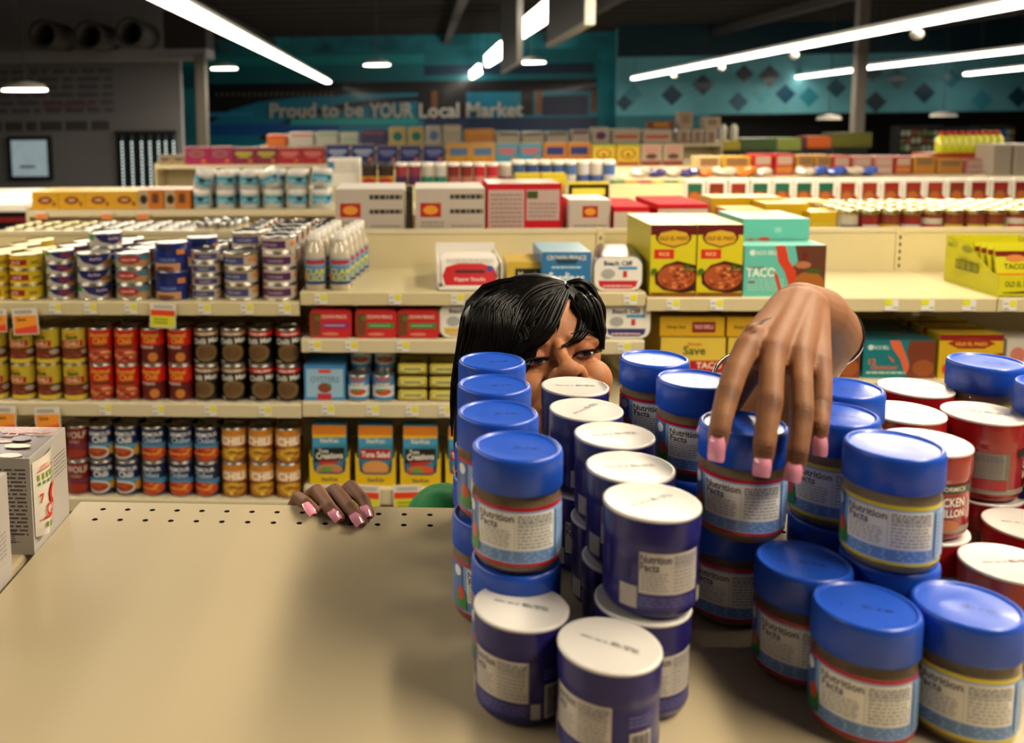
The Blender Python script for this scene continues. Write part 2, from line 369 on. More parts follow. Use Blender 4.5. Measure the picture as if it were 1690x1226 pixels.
def build_lights():
    mat('tube_glow', (1.0, .93, .80), .4, emit=9); mat('fixture_white', (.55, .52, .47), .5)
    def strip(p, q, n, lab, wd=.11):
        p, q = Vector(p), Vector(q); d = q-p; L = d.length; ang = math.atan2(-d.x, d.y)
        t = empty('strip_light', p, ang)
        m = MB(); m.box(-wd*.7, 0, .05, wd*.7, L, .12, 'fixture_white'); m.build('housing', t)
        m = MB(); s = L/n
        for k in range(n): m.box(-wd, k*s+.01, -.03, wd, (k+1)*s-.01, .05, 'tube_glow', .02)
        m.build('tube', t)
        for k in range(1, n+1, max(n//3, 2)): m = MB(); m.tube((0, min(k*s+.2, L-.1), .12), (0, min(k*s+.2, L-.1), 2.1), .006, 'hanger_dark', 6); m.build('hanger', t)
        tag(t, lab, 'light'); return t
    Z = STRIP_Z
    a, b = atZ(230, -22, Z), atZ(541, 136, Z); a2 = a+(a-b).normalized()*9
    strip(a2, b, 16, 'long glowing strip light hanging above the aisle at upper left', .12)
    a, b = atZ(1690, 6, Z), atZ(1046, 130, Z); a2 = a+(a-b)*.35
    t = strip(a2, b, 16, 'longest glowing strip light, upper right, carrying small round sensors', .10)
    inv = (Matrix.Translation(t.location) @ Matrix.Rotation(t.rotation_euler.z, 4, 'Z')).inverted()
    for x, y in ((1441, 60), (1297, 93), (1183, 113), (1110, 126)):
        c = atZ(x, y, Z-.16); l = inv @ c; m = MB(); m.ball((0, l.y, -.14), .085, 'fixture_white', 14, 9, (1, 1, .9)); m.tube((0, l.y, -.1), (0, l.y, 0), .03, 'fixture_white', 6); m.build('round_sensor', t)
    a = atZ(1690, 83, Z); b = atZ(1428, 113, Z); strip(a+(a-b)*.3, b, 8, 'strip light at right, starting just right of the grey column', .10)
    a = atZ(1412, 116, Z); b = atZ(1294, 131, Z); strip(a, b, 4, 'short strip light ending left of the grey column at right', .13)
    a = atZ(1690, 113, Z); b = atZ(1595, 123, Z); strip(a+(a-b)*.3, b, 4, 'lowest strip light at the far right edge', .11)
    strip((1.35, -.5, Z), (1.35, 2.3, Z), 2, 'strip light hanging right above the near shelf')
    strip((1.9, 3.4, Z), (1.9, 9.3, Z), 4, 'added unseen strip light over the aisle behind the middle shelving')  # out-of-view fixture added to house the extra aisle lamp
    # short light boxes hung edge on down the middle
    for i, (xa, ya, xb, yb, hh, Yn) in enumerate(((910, -4, 853, 42, 32, 13.3), (830, 68, 803, 92, 24, 20), (791, 106, 775, 120, 16, 30))):
        a = atY(xa, ya, Yn); a3 = atY(xa, ya+hh, Yn); Yf = Yn*1.33
        b = atY(xb, yb, Yf); t = empty('hanging_light_box', (a.x, Yn, a3.z))
        L = Yf-Yn; dx = b.x-a.x; dz = b.z-a.z; H = a.z-a3.z
        m = MB()
        for (z0, z1, off) in ((.36*H, H, 0), (0, .3*H, .03)):
            vs = [(x+off+(dx if y else 0), L*y, z+(dz if y else 0)) for y in (0, 1) for z in (z0, z1) for x in (-.06, .06)]
            m.add(vs, [(0, 1, 3, 2), (4, 6, 7, 5), (0, 2, 6, 4), (1, 5, 7, 3), (2, 3, 7, 6), (0, 4, 5, 1)], 'tube_glow')
        m.build('glowing_panel', t)
        for y in (.1, .9): m = MB(); m.tube((dx*y, L*y, H), (dx*y, L*y, H+2), .008, 'hanger_dark', 6); m.build('hanger', t)
        tag(t, 'bright light box hanging edge on above the middle aisles, '+['nearest of three', 'second of three', 'farthest of three'][i], 'light')
    # dark aisle signs
    mat('sign_dark', (.035, .033, .030), .5); mat('sign_rim', (.30, .28, .25), .4)
    for i, (xn, yn, xf, yf, Yn, Yf, lab) in enumerate(((972, 36, 907, 74, 8.5, 11.0, 'dark grey hanging aisle sign with pale rim, larger and nearer'), (857, 103, 830, 119, 14.5, 18, 'dark hanging aisle sign beside the brightest light box'))):
        a = atY(xn, yn, Yn); b = atZ(xf, yf, a.z); t = empty('aisle_sign', a); d = b-a
        def slab(m, z0, z1, th, mm, y0=0, y1=1):
            vs = [(x+d.x*y, d.y*y, z+d.z*y*0) for y in (y0, y1) for z in (z0, z1) for x in (-th, th)]
            m.add(vs, [(0, 1, 3, 2), (4, 6, 7, 5), (0, 2, 6, 4), (1, 5, 7, 3), (2, 3, 7, 6), (0, 4, 5, 1)], mm)
        m = MB(); slab(m, 0, 1.25, .03, 'sign_dark'); m.build('panel', t)
        m = MB(); slab(m, -.03, .01, .04, 'sign_rim'); slab(m, -.03, 1.25, .045, 'sign_rim', -.02, 0); m.build('rim', t)
        m = MB(); m.tube((0, .3, 1.2), (0, .3, 3.2-(a.z-1.8)), .012, 'hanger_dark', 6); m.build('hanger', t)
        tag(t, lab, 'sign')
    # round pendants
    for i, (x, y, w_, Y) in enumerate(((41, 148, 72, 15), (370, 113, 43, 23), (622, 107, 43, 23), (878, 103, 43, 23), (1557, 191, 38, 30), (1368, 196, 36, 30))):
        c = atY(x, y, Y); r = w_/FPX*Y/2; t = empty('pendant_lamp', c)
        m = MB(); m.lathe([(r, -.02), (r, .0), (r*.96, .01)], 'tube_glow' if i < 4 else 'pendant_dim', 30, cap=(True, False)); m.build('diffuser', t)
        m = MB(); m.lathe([(r*.97, .01), (r*.9, .08), (.05, .14)], 'fixture_white', 30, cap=(False, True)); m.build('shade', t); m = MB(); m.tube((0, 0, .13), (0, 0, 5.1-c.z), .010, 'hanger_dark', 6); m.build('hanger', t)
        tag(t, ['round pendant lamp in front of the grey wall at far left', 'round pendant lamp near the pale column', 'round pendant lamp over the middle of the bridge mural', 'round pendant lamp right of the hanging light boxes',
                'dim round pendant lamp at far right before the coolers', 'dim round pendant lamp left of the right hand column'][i], 'light')
mat('hanger_dark', (.03, .028, .026), .6)
mat('pendant_dim', (.8, .72, .6), .4, emit=.5)
mat('ceiling_joist', (.030, .026, .022), .9)
exec_order += [build_room, build_lights]

# ------------------------------------------------------------------ shelving
def near_shelf():
    Z = 1.35; t = empty('shelving_unit', (.2, .55, 0)); ox, oy = .2, .55
    x0, x1, y0, y1 = -.400, .90, .42, 1.022
    m = MB(); hx = [-.3662+.02904*i for i in range(43)]; c = .02904/2; rows = (.9751, 1.0024); rr = .0033
    hx = [h for h in hx if h+c < x1]; xa, xb = hx[0]-c, hx[-1]+c; ya, yb = rows[0]-.01365, rows[1]+.01365
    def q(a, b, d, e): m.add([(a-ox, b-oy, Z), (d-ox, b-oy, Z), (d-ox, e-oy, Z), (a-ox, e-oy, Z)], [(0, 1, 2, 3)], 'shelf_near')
    q(x0, y0, x1, ya); q(x0, ya, xa, y1); q(xb, ya, x1, y1); q(xa, yb, xb, y1)
    for hy in rows:
        for h in hx:
            out, inn = [], []
            for k in range(16):
                a = 2*PI*k/16; s = 1/max(abs(math.cos(a)), abs(math.sin(a)))
                out.append((h+c*s*math.cos(a)-ox, hy+.01365*s*math.sin(a)-oy, Z)); inn.append((h+rr*math.cos(a)-ox, hy+rr*math.sin(a)-oy, Z))
            low = [(p[0], p[1], Z-.004) for p in inn]
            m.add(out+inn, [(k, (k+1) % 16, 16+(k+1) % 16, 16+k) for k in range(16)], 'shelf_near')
            m.add(inn+low, [(k, (k+1) % 16, 16+(k+1) % 16, 16+k) for k in range(16)], 'dark_gap')
    m.box(x0-ox, y0-oy, Z-.03, x0+.0015-ox, y1-oy, Z-.0002, 'shelf_near'); m.box(x0-ox, y1-.0015-oy, Z-.03, x1-ox, y1-oy, Z-.0002, 'shelf_near')
    m.box(x1-.0015-ox, y0-oy, Z-.03, x1-ox, y1-oy, Z-.0002, 'shelf_near'); m.box(x0+.002-ox, y0-oy, Z-.030, x1-.002-ox, y1-.002-oy, Z-.028, 'dark_gap')
    m.build('top_shelf', t)
    m = MB(); m.box(x0+.02-ox, y0-oy, 0, x1-.02-ox, y0+.4-oy, .12, 'shelf_edge'); m.build('base', t)
    m = MB(); m.box(x0+.02-ox, y0+.30-oy, .12, x1-.02-ox, y0+.33-oy, Z-.03, 'shelf_cream'); m.build('back_panel', t)
    tag(t, 'near cream metal shelf top with two rows of small holes, jars on it', 'shelf')
    t = empty('shelving_unit', (-1.0, .8, 0)); m = MB()
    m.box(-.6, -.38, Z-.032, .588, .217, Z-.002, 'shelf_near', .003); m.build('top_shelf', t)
    m = MB(); m.box(-.58, -.1, .12, .57, -.07, Z-.03, 'shelf_cream'); m.build('back_panel', t)
    m = MB(); m.box(-.58, -.38, 0, .57, .1, .12, 'shelf_edge'); m.build('base', t)
    tag(t, 'cream metal shelf at lower left carrying the two cookie cartons', 'shelf')
exec_order.append(near_shelf)

def price_tag(parent, x, y, z, kind=0):
    m = MB(); m.box(x-.019, y-.0035, z-.017, x+.019, y-.001, z+.015, '#d8d4cc')
    if kind == 0: m.box(x+.0, y-.0045, z-.004, x+.017, y-.003, z+.013, '#d9cf2a'); m.box(x-.016, y-.0045, z-.012, x-.003, y-.003, z-.009, '#777777'); m.box(x-.016, y-.0045, z+.002, x-.004, y-.003, z+.006, '#999999')
    else: m.box(x-.019, y-.0045, z-.001, x+.002, y-.003, z+.015, '#cfd022'); m.box(x+.004, y-.0045, z-.010, x+.017, y-.003, z-.006, '#999999')
    return m.build('price_tag', parent)
def gondola_unit(x0, x1, yf, levels, zb, lab, tags, depth=.46, rear=True, hole=True, yb=None, sh=0):
    """levels: list of (z_top, z_bottom, y_front) of each shelf front; yf front plane; back panel between front and rear sides"""
    yb = yf+depth if yb is None else yb; ox = (x0+x1)/2
    t = empty('shelving_unit', (ox, yb, 0)); X0, X1 = x0-ox, x1-ox; F = yf-yb
    for k, (zt, zl, fr) in enumerate(levels):
        f = (F if fr is None else fr-yb); m = MB()
        m.prism([(f, zl), (f+.004, zl-.001), (f+.004, zt-.006), (-.012, zt-.006), (-.012, zt), (f-.001, zt), (f-.004, zt-.003)], 'x', X0+.002, X1-.002, 'shelf_edge' if k else 'shelf_cream')
        m.build('shelf', t)
        for (lv, px, kd) in tags:
            if lv == k: price_tag(t, px-ox, f-.001, (zt+zl)/2, kd)
    m = MB(); m.box(X0, -.012, .1, X1, .012, zb, 'shelf_cream'); m.box(X0, -.016, zb-.012, X1, .016, zb+.002, 'shelf_edge'); m.build('back_panel', t)
    m = MB(); m.box(X0, F, 0, X1, .45, .1, 'shelf_edge'); m.build('base', t)
    for x in ((X0,) if lab.find('right edge') < 0 else (X0, X1)):
        x = x+sh
        m = MB(); m.box(x-.012, -.02, 0, x+.012, .02, zb+.004, 'shelf_cream')
        if hole:
            for k in range(5): m.box(x-.003, -.0215, levels[0][0]+.012+k*.024, x+.003, -.0195, levels[0][0]+.024+k*.024, 'dark_gap')
        m.build('upright', t)
    if rear:
        zt = levels[0][0]+.01; m = MB(); m.box(X0+.002, .012, zt-.006, X1-.002, .45, zt, 'shelf_cream'); m.box(X0+.002, .445, zt-.045, X1-.002, .45, zt, 'shelf_edge'); m.build('shelf', t)
    return tag(t, lab, 'shelf')
YF = 2.72; YB = 3.2
SHL = {}
def bg_gondola():
    zl = lambda x, a, b: (Z_(x, a, YF), Z_(x, b, YF), None)
    L = [zl(250, 498, 520), zl(250, 665, 687), zl(250, 823, 846), (.36, .32, None)]
    Mi = [zl(640, 482, 503.5), zl(640, 560, 582), zl(640, 665, 688.5), zl(640, 806, 832), (.36, .32, None)]
    R = [zl(1350, 491, 513.5), zl(1350, 628, 650), zl(1350, 780, 802), (.36, .32, None)]
    SHL['L'] = L; SHL['M'] = Mi; SHL['R'] = R
    zb = Z_(700, 379, YB)
    tx = lambda xs, y, k, kd=0: [(k, X_(x, y, YF), kd) for x in xs]
    xa, xb, xc, xd = X_(497, 600, YF), X_(1066, 500, YF), X_(1645, 500, YF), 2.65
    gondola_unit(-1.55, xa, YF, L, zb, 'middle shelving unit at left holding stacked fish cans and chili cans', tx((92, 150, 217, 338, 408, 470), 510, 0)+tx((175, 262, 348, 438), 675, 1), yb=YB)
    gondola_unit(xa, xb, YF, Mi, zb, 'middle shelving unit behind the woman holding tins, pouches and sardines', tx((530, 652, 755, 1040), 492, 0)+tx((520, 580, 665, 1030), 571, 1)+tx((542, 615, 680, 735), 676, 2), yb=YB)
    gondola_unit(xb, xc, YF, R, zb, 'middle shelving unit behind the reaching hand with taco boxes and bare shelf', tx((1110, 1182), 502, 0)+[(0, X_(x, 502, YF), 1) for x in (1470, 1530, 1598)], yb=YB, sh=-.045)
    gondola_unit(xc, xd, YF, R, zb, 'middle shelving unit at right edge holding the yellow display case', tx((1665,), 502, 0), yb=YB, sh=-.044)
    gondola_unit(-2.75, -1.55, YF, L, zb, 'middle shelving unit continuing past the left edge', [], yb=YB)
    # dark interior behind the products
    # hanging sale tags
    for i, (x, y0, y1, w_, art, lab) in enumerate((
        (43, 509, 552, 44, 'o', 'orange and yellow sale tag hanging from fish can shelf, left'), (0, 510, 548, 24, 'o', 'orange sale tag cut by the left edge, fish can shelf'),
        (268, 501, 541, 44, 'g', 'white, red and lime sale tag hanging under the blue cans'),
        (80, 672, 716, 44, 'o', 'orange sale tag hanging behind the cookie carton'), (8, 670, 716, 40, 'o', 'orange sale tag at left edge under chili can shelf'),
        (603, 800, 845, 46, 'g', 'red and yellow sale tag below the tuna salad pouches'), (673, 800, 845, 46, 'g', 'red and yellow sale tag beside the green sleeve'), (530, 800, 845, 46, 'g', 'sale tag under the first tuna pouch, behind the fingers'))):
        yy = YF-.012; a = atY(x-w_/2, y0, yy); b = atY(x+w_/2, y1, yy); m = MB(); W, H = b.x-a.x, a.z-b.z
        m.box(-W/2, -.001, 0, W/2, .001, H, '#d9d2c6')
        if art == 'o': A = [('r', .04, .04, .96, .74, '#e8902c'), ('p', [(.04, .04), (.96, .04), (.96, .36), (.04, .22)], '#d8452e'), ('t', 'Save', .35, .6, .14, '#5a4a10', .5), ('l', .1, .8, .8, .95, 2, '#666666')]
        else: A = [('r', .03, .5, .97, .74, '#d23a1e'), ('r', .03, .05, .97, .5, '#c9c628'), ('l', .15, .15, .7, .42, 2, '#6a7a1a', .5), ('l', .15, .8, .9, .95, 2, '#888888')]
        m.art(A, W, H, front_map(-W/2, -.001, 0), eps=.0003)
        o = m.build('sale_tag'); o.location = ((a.x+b.x)/2, yy, b.z); o.rotation_euler = (0, math.radians((i % 3-1)*2.5), 0); tag(o, lab, 'tag')
exec_order.append(bg_gondola)
# ------------------------------------------------------------------ jars on the near shelf
NB, NW = '#141a38', '#cfc8bb'
def nutrition(x0, x1, y0, y1, paper='#e4dfd5', txt='#171c40'):
    W = x1-x0; H = y1-y0; X = lambda u: x0+u*W; Y = lambda v: y0+v*H
    return [('r', x0, y0, x1, y1, paper), ('t', 'Nutrition', X(.245), Y(.86), .20*H, txt, .46*W), ('t', 'Facts', X(.155), Y(.66), .20*H, txt, .28*W),
            ('l', X(.03), Y(.06), X(.44), Y(.54), 6, '#6c6c78', .30), ('r', X(.485), Y(.03), X(.489), Y(.97), '#8a8a90'),
            ('l', X(.52), Y(.74), X(.97), Y(.95), 3, '#555a70', .5), ('l', X(.52), Y(.05), X(.97), Y(.70), 7, '#686a78', .30), ('r', X(.52), Y(.71), X(.97), Y(.725), '#333a55')]
def jar_blue(stripe):
    def b():
        t = empty('bouillon_jar'); R = .0345
        m = MB(); m.lathe([(.0255, 0), (.030, .0012), (.0332, .005), (.0345, .0085), (.0345, .0575), (.0338, .0605), (.0322, .064), (.0318, .070)], 'glass', 48, cap=(True, False)); m.build('glass_jar', t)
        m = MB(); m.lathe([(.024, .0022), (.0305, .004), (.0322, .009), (.0322, .056), (.0305, .0605), (.0298, .0640)], 'powder' if stripe == 'r' else 'powder_pale', 32); m.build('bouillon_powder', t)
        m = MB(); W = 2*PI*.0347*.94; H = .0475; z0 = .0092; sc_ = '#b21218' if stripe == 'r' else '#d8c018'
        A = [('r', 0, 0, 1, 1, '#86a9da'), ('r', 0, .0, 1, .052, sc_), ('r', 0, .93, 1, 1, sc_), ('l', .335, .075, .66, .25, 4, '#35588e', .4), ('r', .318, .052, .325, .93, '#89aede')]
        A += nutrition(.335, .655, .27, .90)
        A += [('r', .20, .052, .31, .93, '#4465a4'), ('e', .277, .8, .024, .10, '#d8dce0'), ('p', [(.25, .1), (.335, .1), (.335, .4), (.31, .5), (.27, .42)], '#2f7a34~20'), ('e', .30, .40, .022, .13, '#c2421e~25')]
        A += [('r', .67, .1, .8, .9, '#8fb0dc'), ('l', .68, .15, .79, .85, 11, '#3a5c92', .4), ('r', .82, .1, .9, .6, '#d6d1c6'), ('b', .83, .12, .89, .58, '#222222')]
        m.lathe([(.0346, z0), (.0346, z0+H)], '#6d92c4', 64, cap=(False, False))
        m.art(A, W, H, cyl_map(.0347, z0, W, -PI/2-.0), cut=.0030); m.build('paper_label', t)
        m = MB(); m.lathe([(.0345, .0645), (.0358, .066), (.0358, .0895), (.0352, .0922), (.0340, .0937), (.0329, .0939), (.0320, .0935), (.0314, .0922), (.0306, .0920), (.012, .0922)], 'blue_plastic', 168, rib=(.0655, .090, .0008), cap=(True, True))
        m.lathe([(.0010, .0922), (.0008, .0924)], '#0a1c50', 10)
        m.build('screw_lid', t)
        m = MB(); m.art([('b', 0, 0, .36, .85, '#0a1c48'), ('b', .40, .2, .62, 1, '#0a1c48'), ('b', .70, .35, .78, .85, '#0a1c48'), ('b', .84, .3, 1, .8, '#0a1c48')], .034, .0064, top_map(-.017, -.006, .0921)); m.build('date_print', t)
        return t
    return b
def jar_small(kind):
    wrap = 'purple_wrap' if kind == 'p' else 'red_wrap'
    def b():
        t = empty('seasoning_jar')
        m = MB(); m.lathe([(.026, 0), (.030, .001), (.0335, .005), (.0345, .010), (.0345, .050), (.0347, .054), (.0352, .0555), (.0356, .060), (.0356, .0765)], wrap, 72, cap=(True, False)); m.build('wrapped_jar', t)
        m = MB(); W = 2*PI*.0347*.96; H = .0445; z0 = .0095
        if kind == 'p':
            A = [('r', 0, 0, 1, .27, '#2a2668'), ('l', .34, .05, .57, .22, 3, '#5a55a0', .35)]+nutrition(.34, .57, .28, .98, '#c4bbb2', '#2a2440')
            A += [('r', .27, 0, .335, .38, '#a89f98'), ('r', .578, .0, .612, .27, '#a89f98'), ('r', .628, .0, .71, .58, '#b8b2ae'), ('b', .635, .03, .703, .54, '#2a2830'), ('l', .625, .66, .715, .86, 3, '#6a66a8', .4),
                  ('r', .2, .45, .22, .9, '#34306e'), ('l', .22, .45, .32, .8, 5, '#26225c', .4)]
        else:
            A = [('r', 0, .0, 1, .12, '#8c8476'), ('r', .30, .12, .62, .9, '#6b675c')]+nutrition(.32, .60, .34, .88, '#857f74', '#1c1c22')
            A += [('r', .31, .10, .61, .32, '#9c1c1e'), ('t', 'CHICKEN', .78, .62, .17, '#e6ded2', .16), ('t', 'BOUILLON', .78, .40, .15, '#e6ded2', .16), ('r', .66, .80, .93, .96, '#1c2416'), ('t', 'McCORMICK', .79, .88, .09, '#d8d0b8', .2), ('e', .78, .15, .06, .12, '#b0602a~20')]
        m.art(A, W, H, cyl_map(.0347, z0, W, -PI/2), cut=.0030); m.build('printed_panel', t)
        m = MB(); m.lathe([(.0355, .0762), (.0359, .0772), (.0357, .0784), (.0345, .0789), (.0330, .0788), (.0322, .0785), (.01, .0785)], 'white_plastic', 72); m.build('lid', t)
        m = MB(); m.art([('b', 0, .42, .20, .68, '#2c2a2c'), ('b', .25, .42, .36, .68, '#2c2a2c'), ('b', .40, .42, .46, .68, '#2c2a2c'), ('b', .52, .42, .70, .68, '#2c2a2c'), ('b', .52, .76, .66, 1, '#2c2a2c'), ('b', .72, .76, .98, 1, '#2c2a2c'), ('b', .76, .36, .84, .62, '#2c2a2c'), ('b', .88, .36, 1, .62, '#2c2a2c')], .042, .0080, top_map(-.021, -.004, .0786)); m.build('date_print', t)
        return t
    return b
def jars():
    S = 1.35; HB, HS = .0942, .0790
    def put(k, x, y, z, rz, lab, grp=None, over=None):
        rz = rz-math.atan2(x, y)
        if k in 'ry': place('jar_'+k, jar_blue(k), (x, y, z), rz, lab, 'jar', grp)
        else: place('jar_'+k, jar_small('p' if k == 'p' else 'd'), (x, y, z), rz, lab, 'jar', grp)
    T = 'topmost jar, '
    # first column: blue lids, red stripe
    cols = [(.0776, .9722, 'farthest'), (.0728, .8850, 'second farthest'), (.0690, .7990, 'third from the back'), (.0773, .7160, 'nearest')]
    for i, (x, y, w_) in enumerate(cols):
        put('r', x, y, S+HB, (.35, .3, .28, .02)[i], 'blue lidded red-striped jar on top of leftmost column, '+w_)
        put('r', x-(.004 if i < 3 else .0), y+.002, S, (.3, .35, .3, .1)[i], 'blue lidded red-striped jar underneath, leftmost column, '+w_)
    # second column: purple jars with white lids
    for i, (x, y) in enumerate(((.1673, .9814), (.1650, .9028), (.1775, .8294), (.1743, .7516), (.1749, .6830))):
        w_ = ('farthest, under her nose', 'second farthest', 'middle of five', 'second nearest', 'nearest')[i]
        put('p', x, y, S+HS, (.1, 1.0, .35, .3, .75)[i], 'white topped purple jar on upper layer, '+w_)
        put('p', x-(.005 if i == 4 else .002), y-.001, S, (.3, .5, .2, .4, .95)[i], 'white topped purple jar on lower layer, '+w_)
    put('p', .0764, .6700, S, -.25, 'white topped purple jar standing alone below front blue lidded jar')
    put('p', .1325, .6210, S, -.35, 'white topped purple jar nearest the bottom edge of the picture')
    # third column: blue lids with red stripe
    put('r', .2515, .9861, S+HB, .35, 'blue lidded red-striped jar right of her cheek, upper layer')
    put('r', .2710, .9086, S+HB, .30, 'blue lidded red-striped jar just left of the reaching hand')
    put('r', .2515, .9861, S, .3, 'blue lidded jar on lower layer, under the jar right of her cheek')
    put('r', .2700, .9086, S, .3, 'blue lidded jar on lower layer, just left of the reaching hand')
    put('r', .2735, .7760, S+HB, .06, 'blue lidded red-striped jar held by the reaching hand')
    put('r', .2770, .8110, S, .1, 'blue lidded red-striped jar on lower layer, under the held jar')
    put('r', .3051, .7230, S, .05, 'blue lidded red-striped jar on lower layer, left of the front pair')
    put('r', .3226, .6560, S, .12, 'blue lidded red-striped jar at front, bottom right of the picture')
    # fourth: yellow stripe
    put('y', .4020, .8830, S+HB, .2, 'blue lidded yellow-striped jar peeking out right behind the little finger')
    put('y', .3600, .8050, S+HB, .1, 'blue lidded yellow-striped jar right of the held jar, upper layer')
    put('y', .3729, .7290, S+HB, .02, 'blue lidded yellow-striped jar at front of upper layer')
    put('y', .4000, .8830, S, .2, 'blue lidded jar on lower layer, fourth column, farthest', 'hidden lower blue jars')
    put('y', .3640, .8080, S, .1, 'blue lidded jar on lower layer, fourth column, behind the front stack', 'hidden lower blue jars')
    put('y', .3770, .7350, S, .1, 'blue lidded yellow-striped jar on lower layer, under front upper jar')
    put('y', .3953, .6600, S, .10, 'blue lidded yellow-striped jar at front, bottom right corner')
    # red jars
    for i, (x, y, lab) in enumerate(((.4504, .9848, 'white topped red jar, farthest row, beside the reaching hand'), (.5231, .9868, 'white topped red jar, farthest row, right one'), (.4700, .9040, 'white topped red jar, middle row, left one'),
                      (.5440, .9040, 'white topped red jar, middle row, with grey nutrition panel'), (.4470, .8210, 'white topped red jar directly behind the front yellow-striped jar'))):
        put('d', x, y, S+HS, (.2, .2, .1, .0, -1.15)[i], lab)
        put('d', x+.002, y, S, .2, lab.replace('white topped red jar', 'lower layer red jar beneath the one'), None)
    for i, (x, y, lab) in enumerate(((.5450, .8300, 'white topped red jar, lower layer, second from the front at right edge'), (.4830, .7560, 'white topped red jar, lower layer, nearest at the right edge'), (.4680, .8000 if False else .8290, ''))):
        if lab: put('d', x, y, S, (.3, .6)[i], lab)
    put('y', .5900, .9817, S+HB, .3, 'blue lidded yellow-striped jar at back right, before the taco boxes')
    put('y', .6080, .8980, S+HB, .3, 'blue lidded yellow-striped jar cut off by the right edge')
    put('y', .5900, .9817, S, .3, 'blue lidded jar on lower layer at back right corner')
    put('y', .6080, .8980, S, .3, 'blue lidded jar on lower layer by the right edge')
exec_order.append(jars)

# ------------------------------------------------------------------ cookie cartons at lower left
def cartons():
    Z = 1.348
    mat('card_shell', (.36, .325, .29), .55, var=.04, vscale=12)
    mat('film', (.62, .56, .46), .2, coat=.5, bump=(60, .5))
    t = empty('cookie_carton', (-.5, .95, Z)); m = MB(); W = .20; x1 = .0985; x0 = x1-W; y0, y1, h = -.057, .040, .104
    m.box(x0, y0, 0, x1, y1, h, 'card_shell')
    m.art([('l', .06, .18, .98, .92, 17, '#4a3c3c', .45), ('r', .05, .115, .9, .12, '#4a3c3c'), ('e', .42, .16, .10, .11, '#4f86ac'), ('l', .62, .1, .85, .24, 6, '#4a4044', .4)], .105, h*.96, front_map(x1-.108, y0, .002), eps=.00008)
    m.art([('l', .62, .55, .96, .80, 6, '#5a504c', .22)], .097, h, right_map(x1+.0002, y0, 0), eps=.00008)
    m.build('carton', t)
    m = MB(); A = [('r', 0, 0, 1, 1, '#3a1c12~30~90'), ('r', 0, .72, 1, 1, '#8c6448~30~60')]
    rg = random.Random(3)
    for k in range(34):
        x, y = rg.random()*.94+.03, rg.random()*.80+.03; A.append(('e', x, y, .05+rg.random()*.05, .04+rg.random()*.05, rg.choice(['#8a4a24~25', '#6a3018~25', '#a8683a~25', '#1c3a6c', '#7c1a1c', '#c8b49a', '#241410'])))
    A += [('l', .05, .78, .5, .95, 2, '#3a2420', .5), ('l', .5, .72, .95, .92, 2, '#a0281c', .5)]
    m.art(A, W-.004, y1-y0-.004, top_map(x0+.002, y0+.002, h), eps=.00006); m.build('printed_top', t)
    m = MB()                                   # wrapped packet showing at the open side
    n = 14; vs = []
    for i in range(n+1):
        v = i/n
        for j in range(9):
            u = j/8; w_ = .5+.5*(1-abs(v-.55)*1.1); vs.append((x1+.001+.010*math.sin(PI*u)*(1-.6*v**3), y0+.003+.052*u*(1-.55*(1-v)**1.4), .018+(h-.024)*v))
    m.add(vs, [(i*9+j, i*9+j+1, (i+1)*9+j+1, (i+1)*9+j) for i in range(n) for j in range(8)], 'film', True)
    def bag(u, v, hh):
        U, V = u/.06, v/(h-.024); return (x1+.001+.010*math.sin(PI*min(max(U, 0), 1))*(1-.6*V**3)+hh+.0006, y0+.003+.052*U*(1-.55*(1-V)**1.4), .018+(h-.024)*V)
    A = [('r', .1, .84, .95, .85, '#b5201c'), ('r', .1, .2, .9, .21, '#b5201c')]+[('r', .1+k*.13, .73, .16+k*.13, .81, '#7a8a1c') for k in range(7)]+[('r', .1+k*.13, .67, .16+k*.13, .71, '#3c7a2c') for k in range(6)]
    A += [('e', .66, .50, .27, .145, '#c81c18'), ('e', .66, .50, .16, .09, '#d8ccb8'), ('e', .68, .50, .10, .06, '#c81c18'), ('t', '7', .16, .50, .12, '#c81c18', .25),
          ('t', 'CO', .5, .33, .17, '#c81c18', .9), ('l', .2, .22, .85, .25, 1, '#c81c18', .7)]+[('r', .25+k*.13, .10, .32+k*.13, .17, '#6c7a1c') for k in range(4)]+[('t', 'LITTLE', .3, .90, .05, '#c8481c', .5)]
    m.art(A, .06, h-.024, bag, eps=.00008, cut=.006); m.build('wrapped_packet', t)
    tag(t, 'grey cookie carton with cookie photo on top and ingredients text in front', 'carton')
    t = empty('cookie_carton', (-.5, .78, Z)); m = MB(); x1 = .0955; h = .108
    m.box(x1-W, -.075, 0, x1, .067, h, 'card_shell')
    m.art([('l', .55, .25, .98, .5, 6, '#6a605c', .25)], .13, h, right_map(x1+.0002, -.07, 0), eps=.00008)
    m.build('carton', t)
    m = MB(); m.art([('r', 0, 0, 1, 1, '#b8a894~15'), ('l', .1, .3, .9, .9, 4, '#b0281c', .5)], W-.01, .12, top_map(x1-W+.005, -.07, h), eps=.00006); m.build('printed_top', t)
    tag(t, 'nearer grey carton cut off by the left edge of the picture', 'carton')
exec_order.append(cartons)
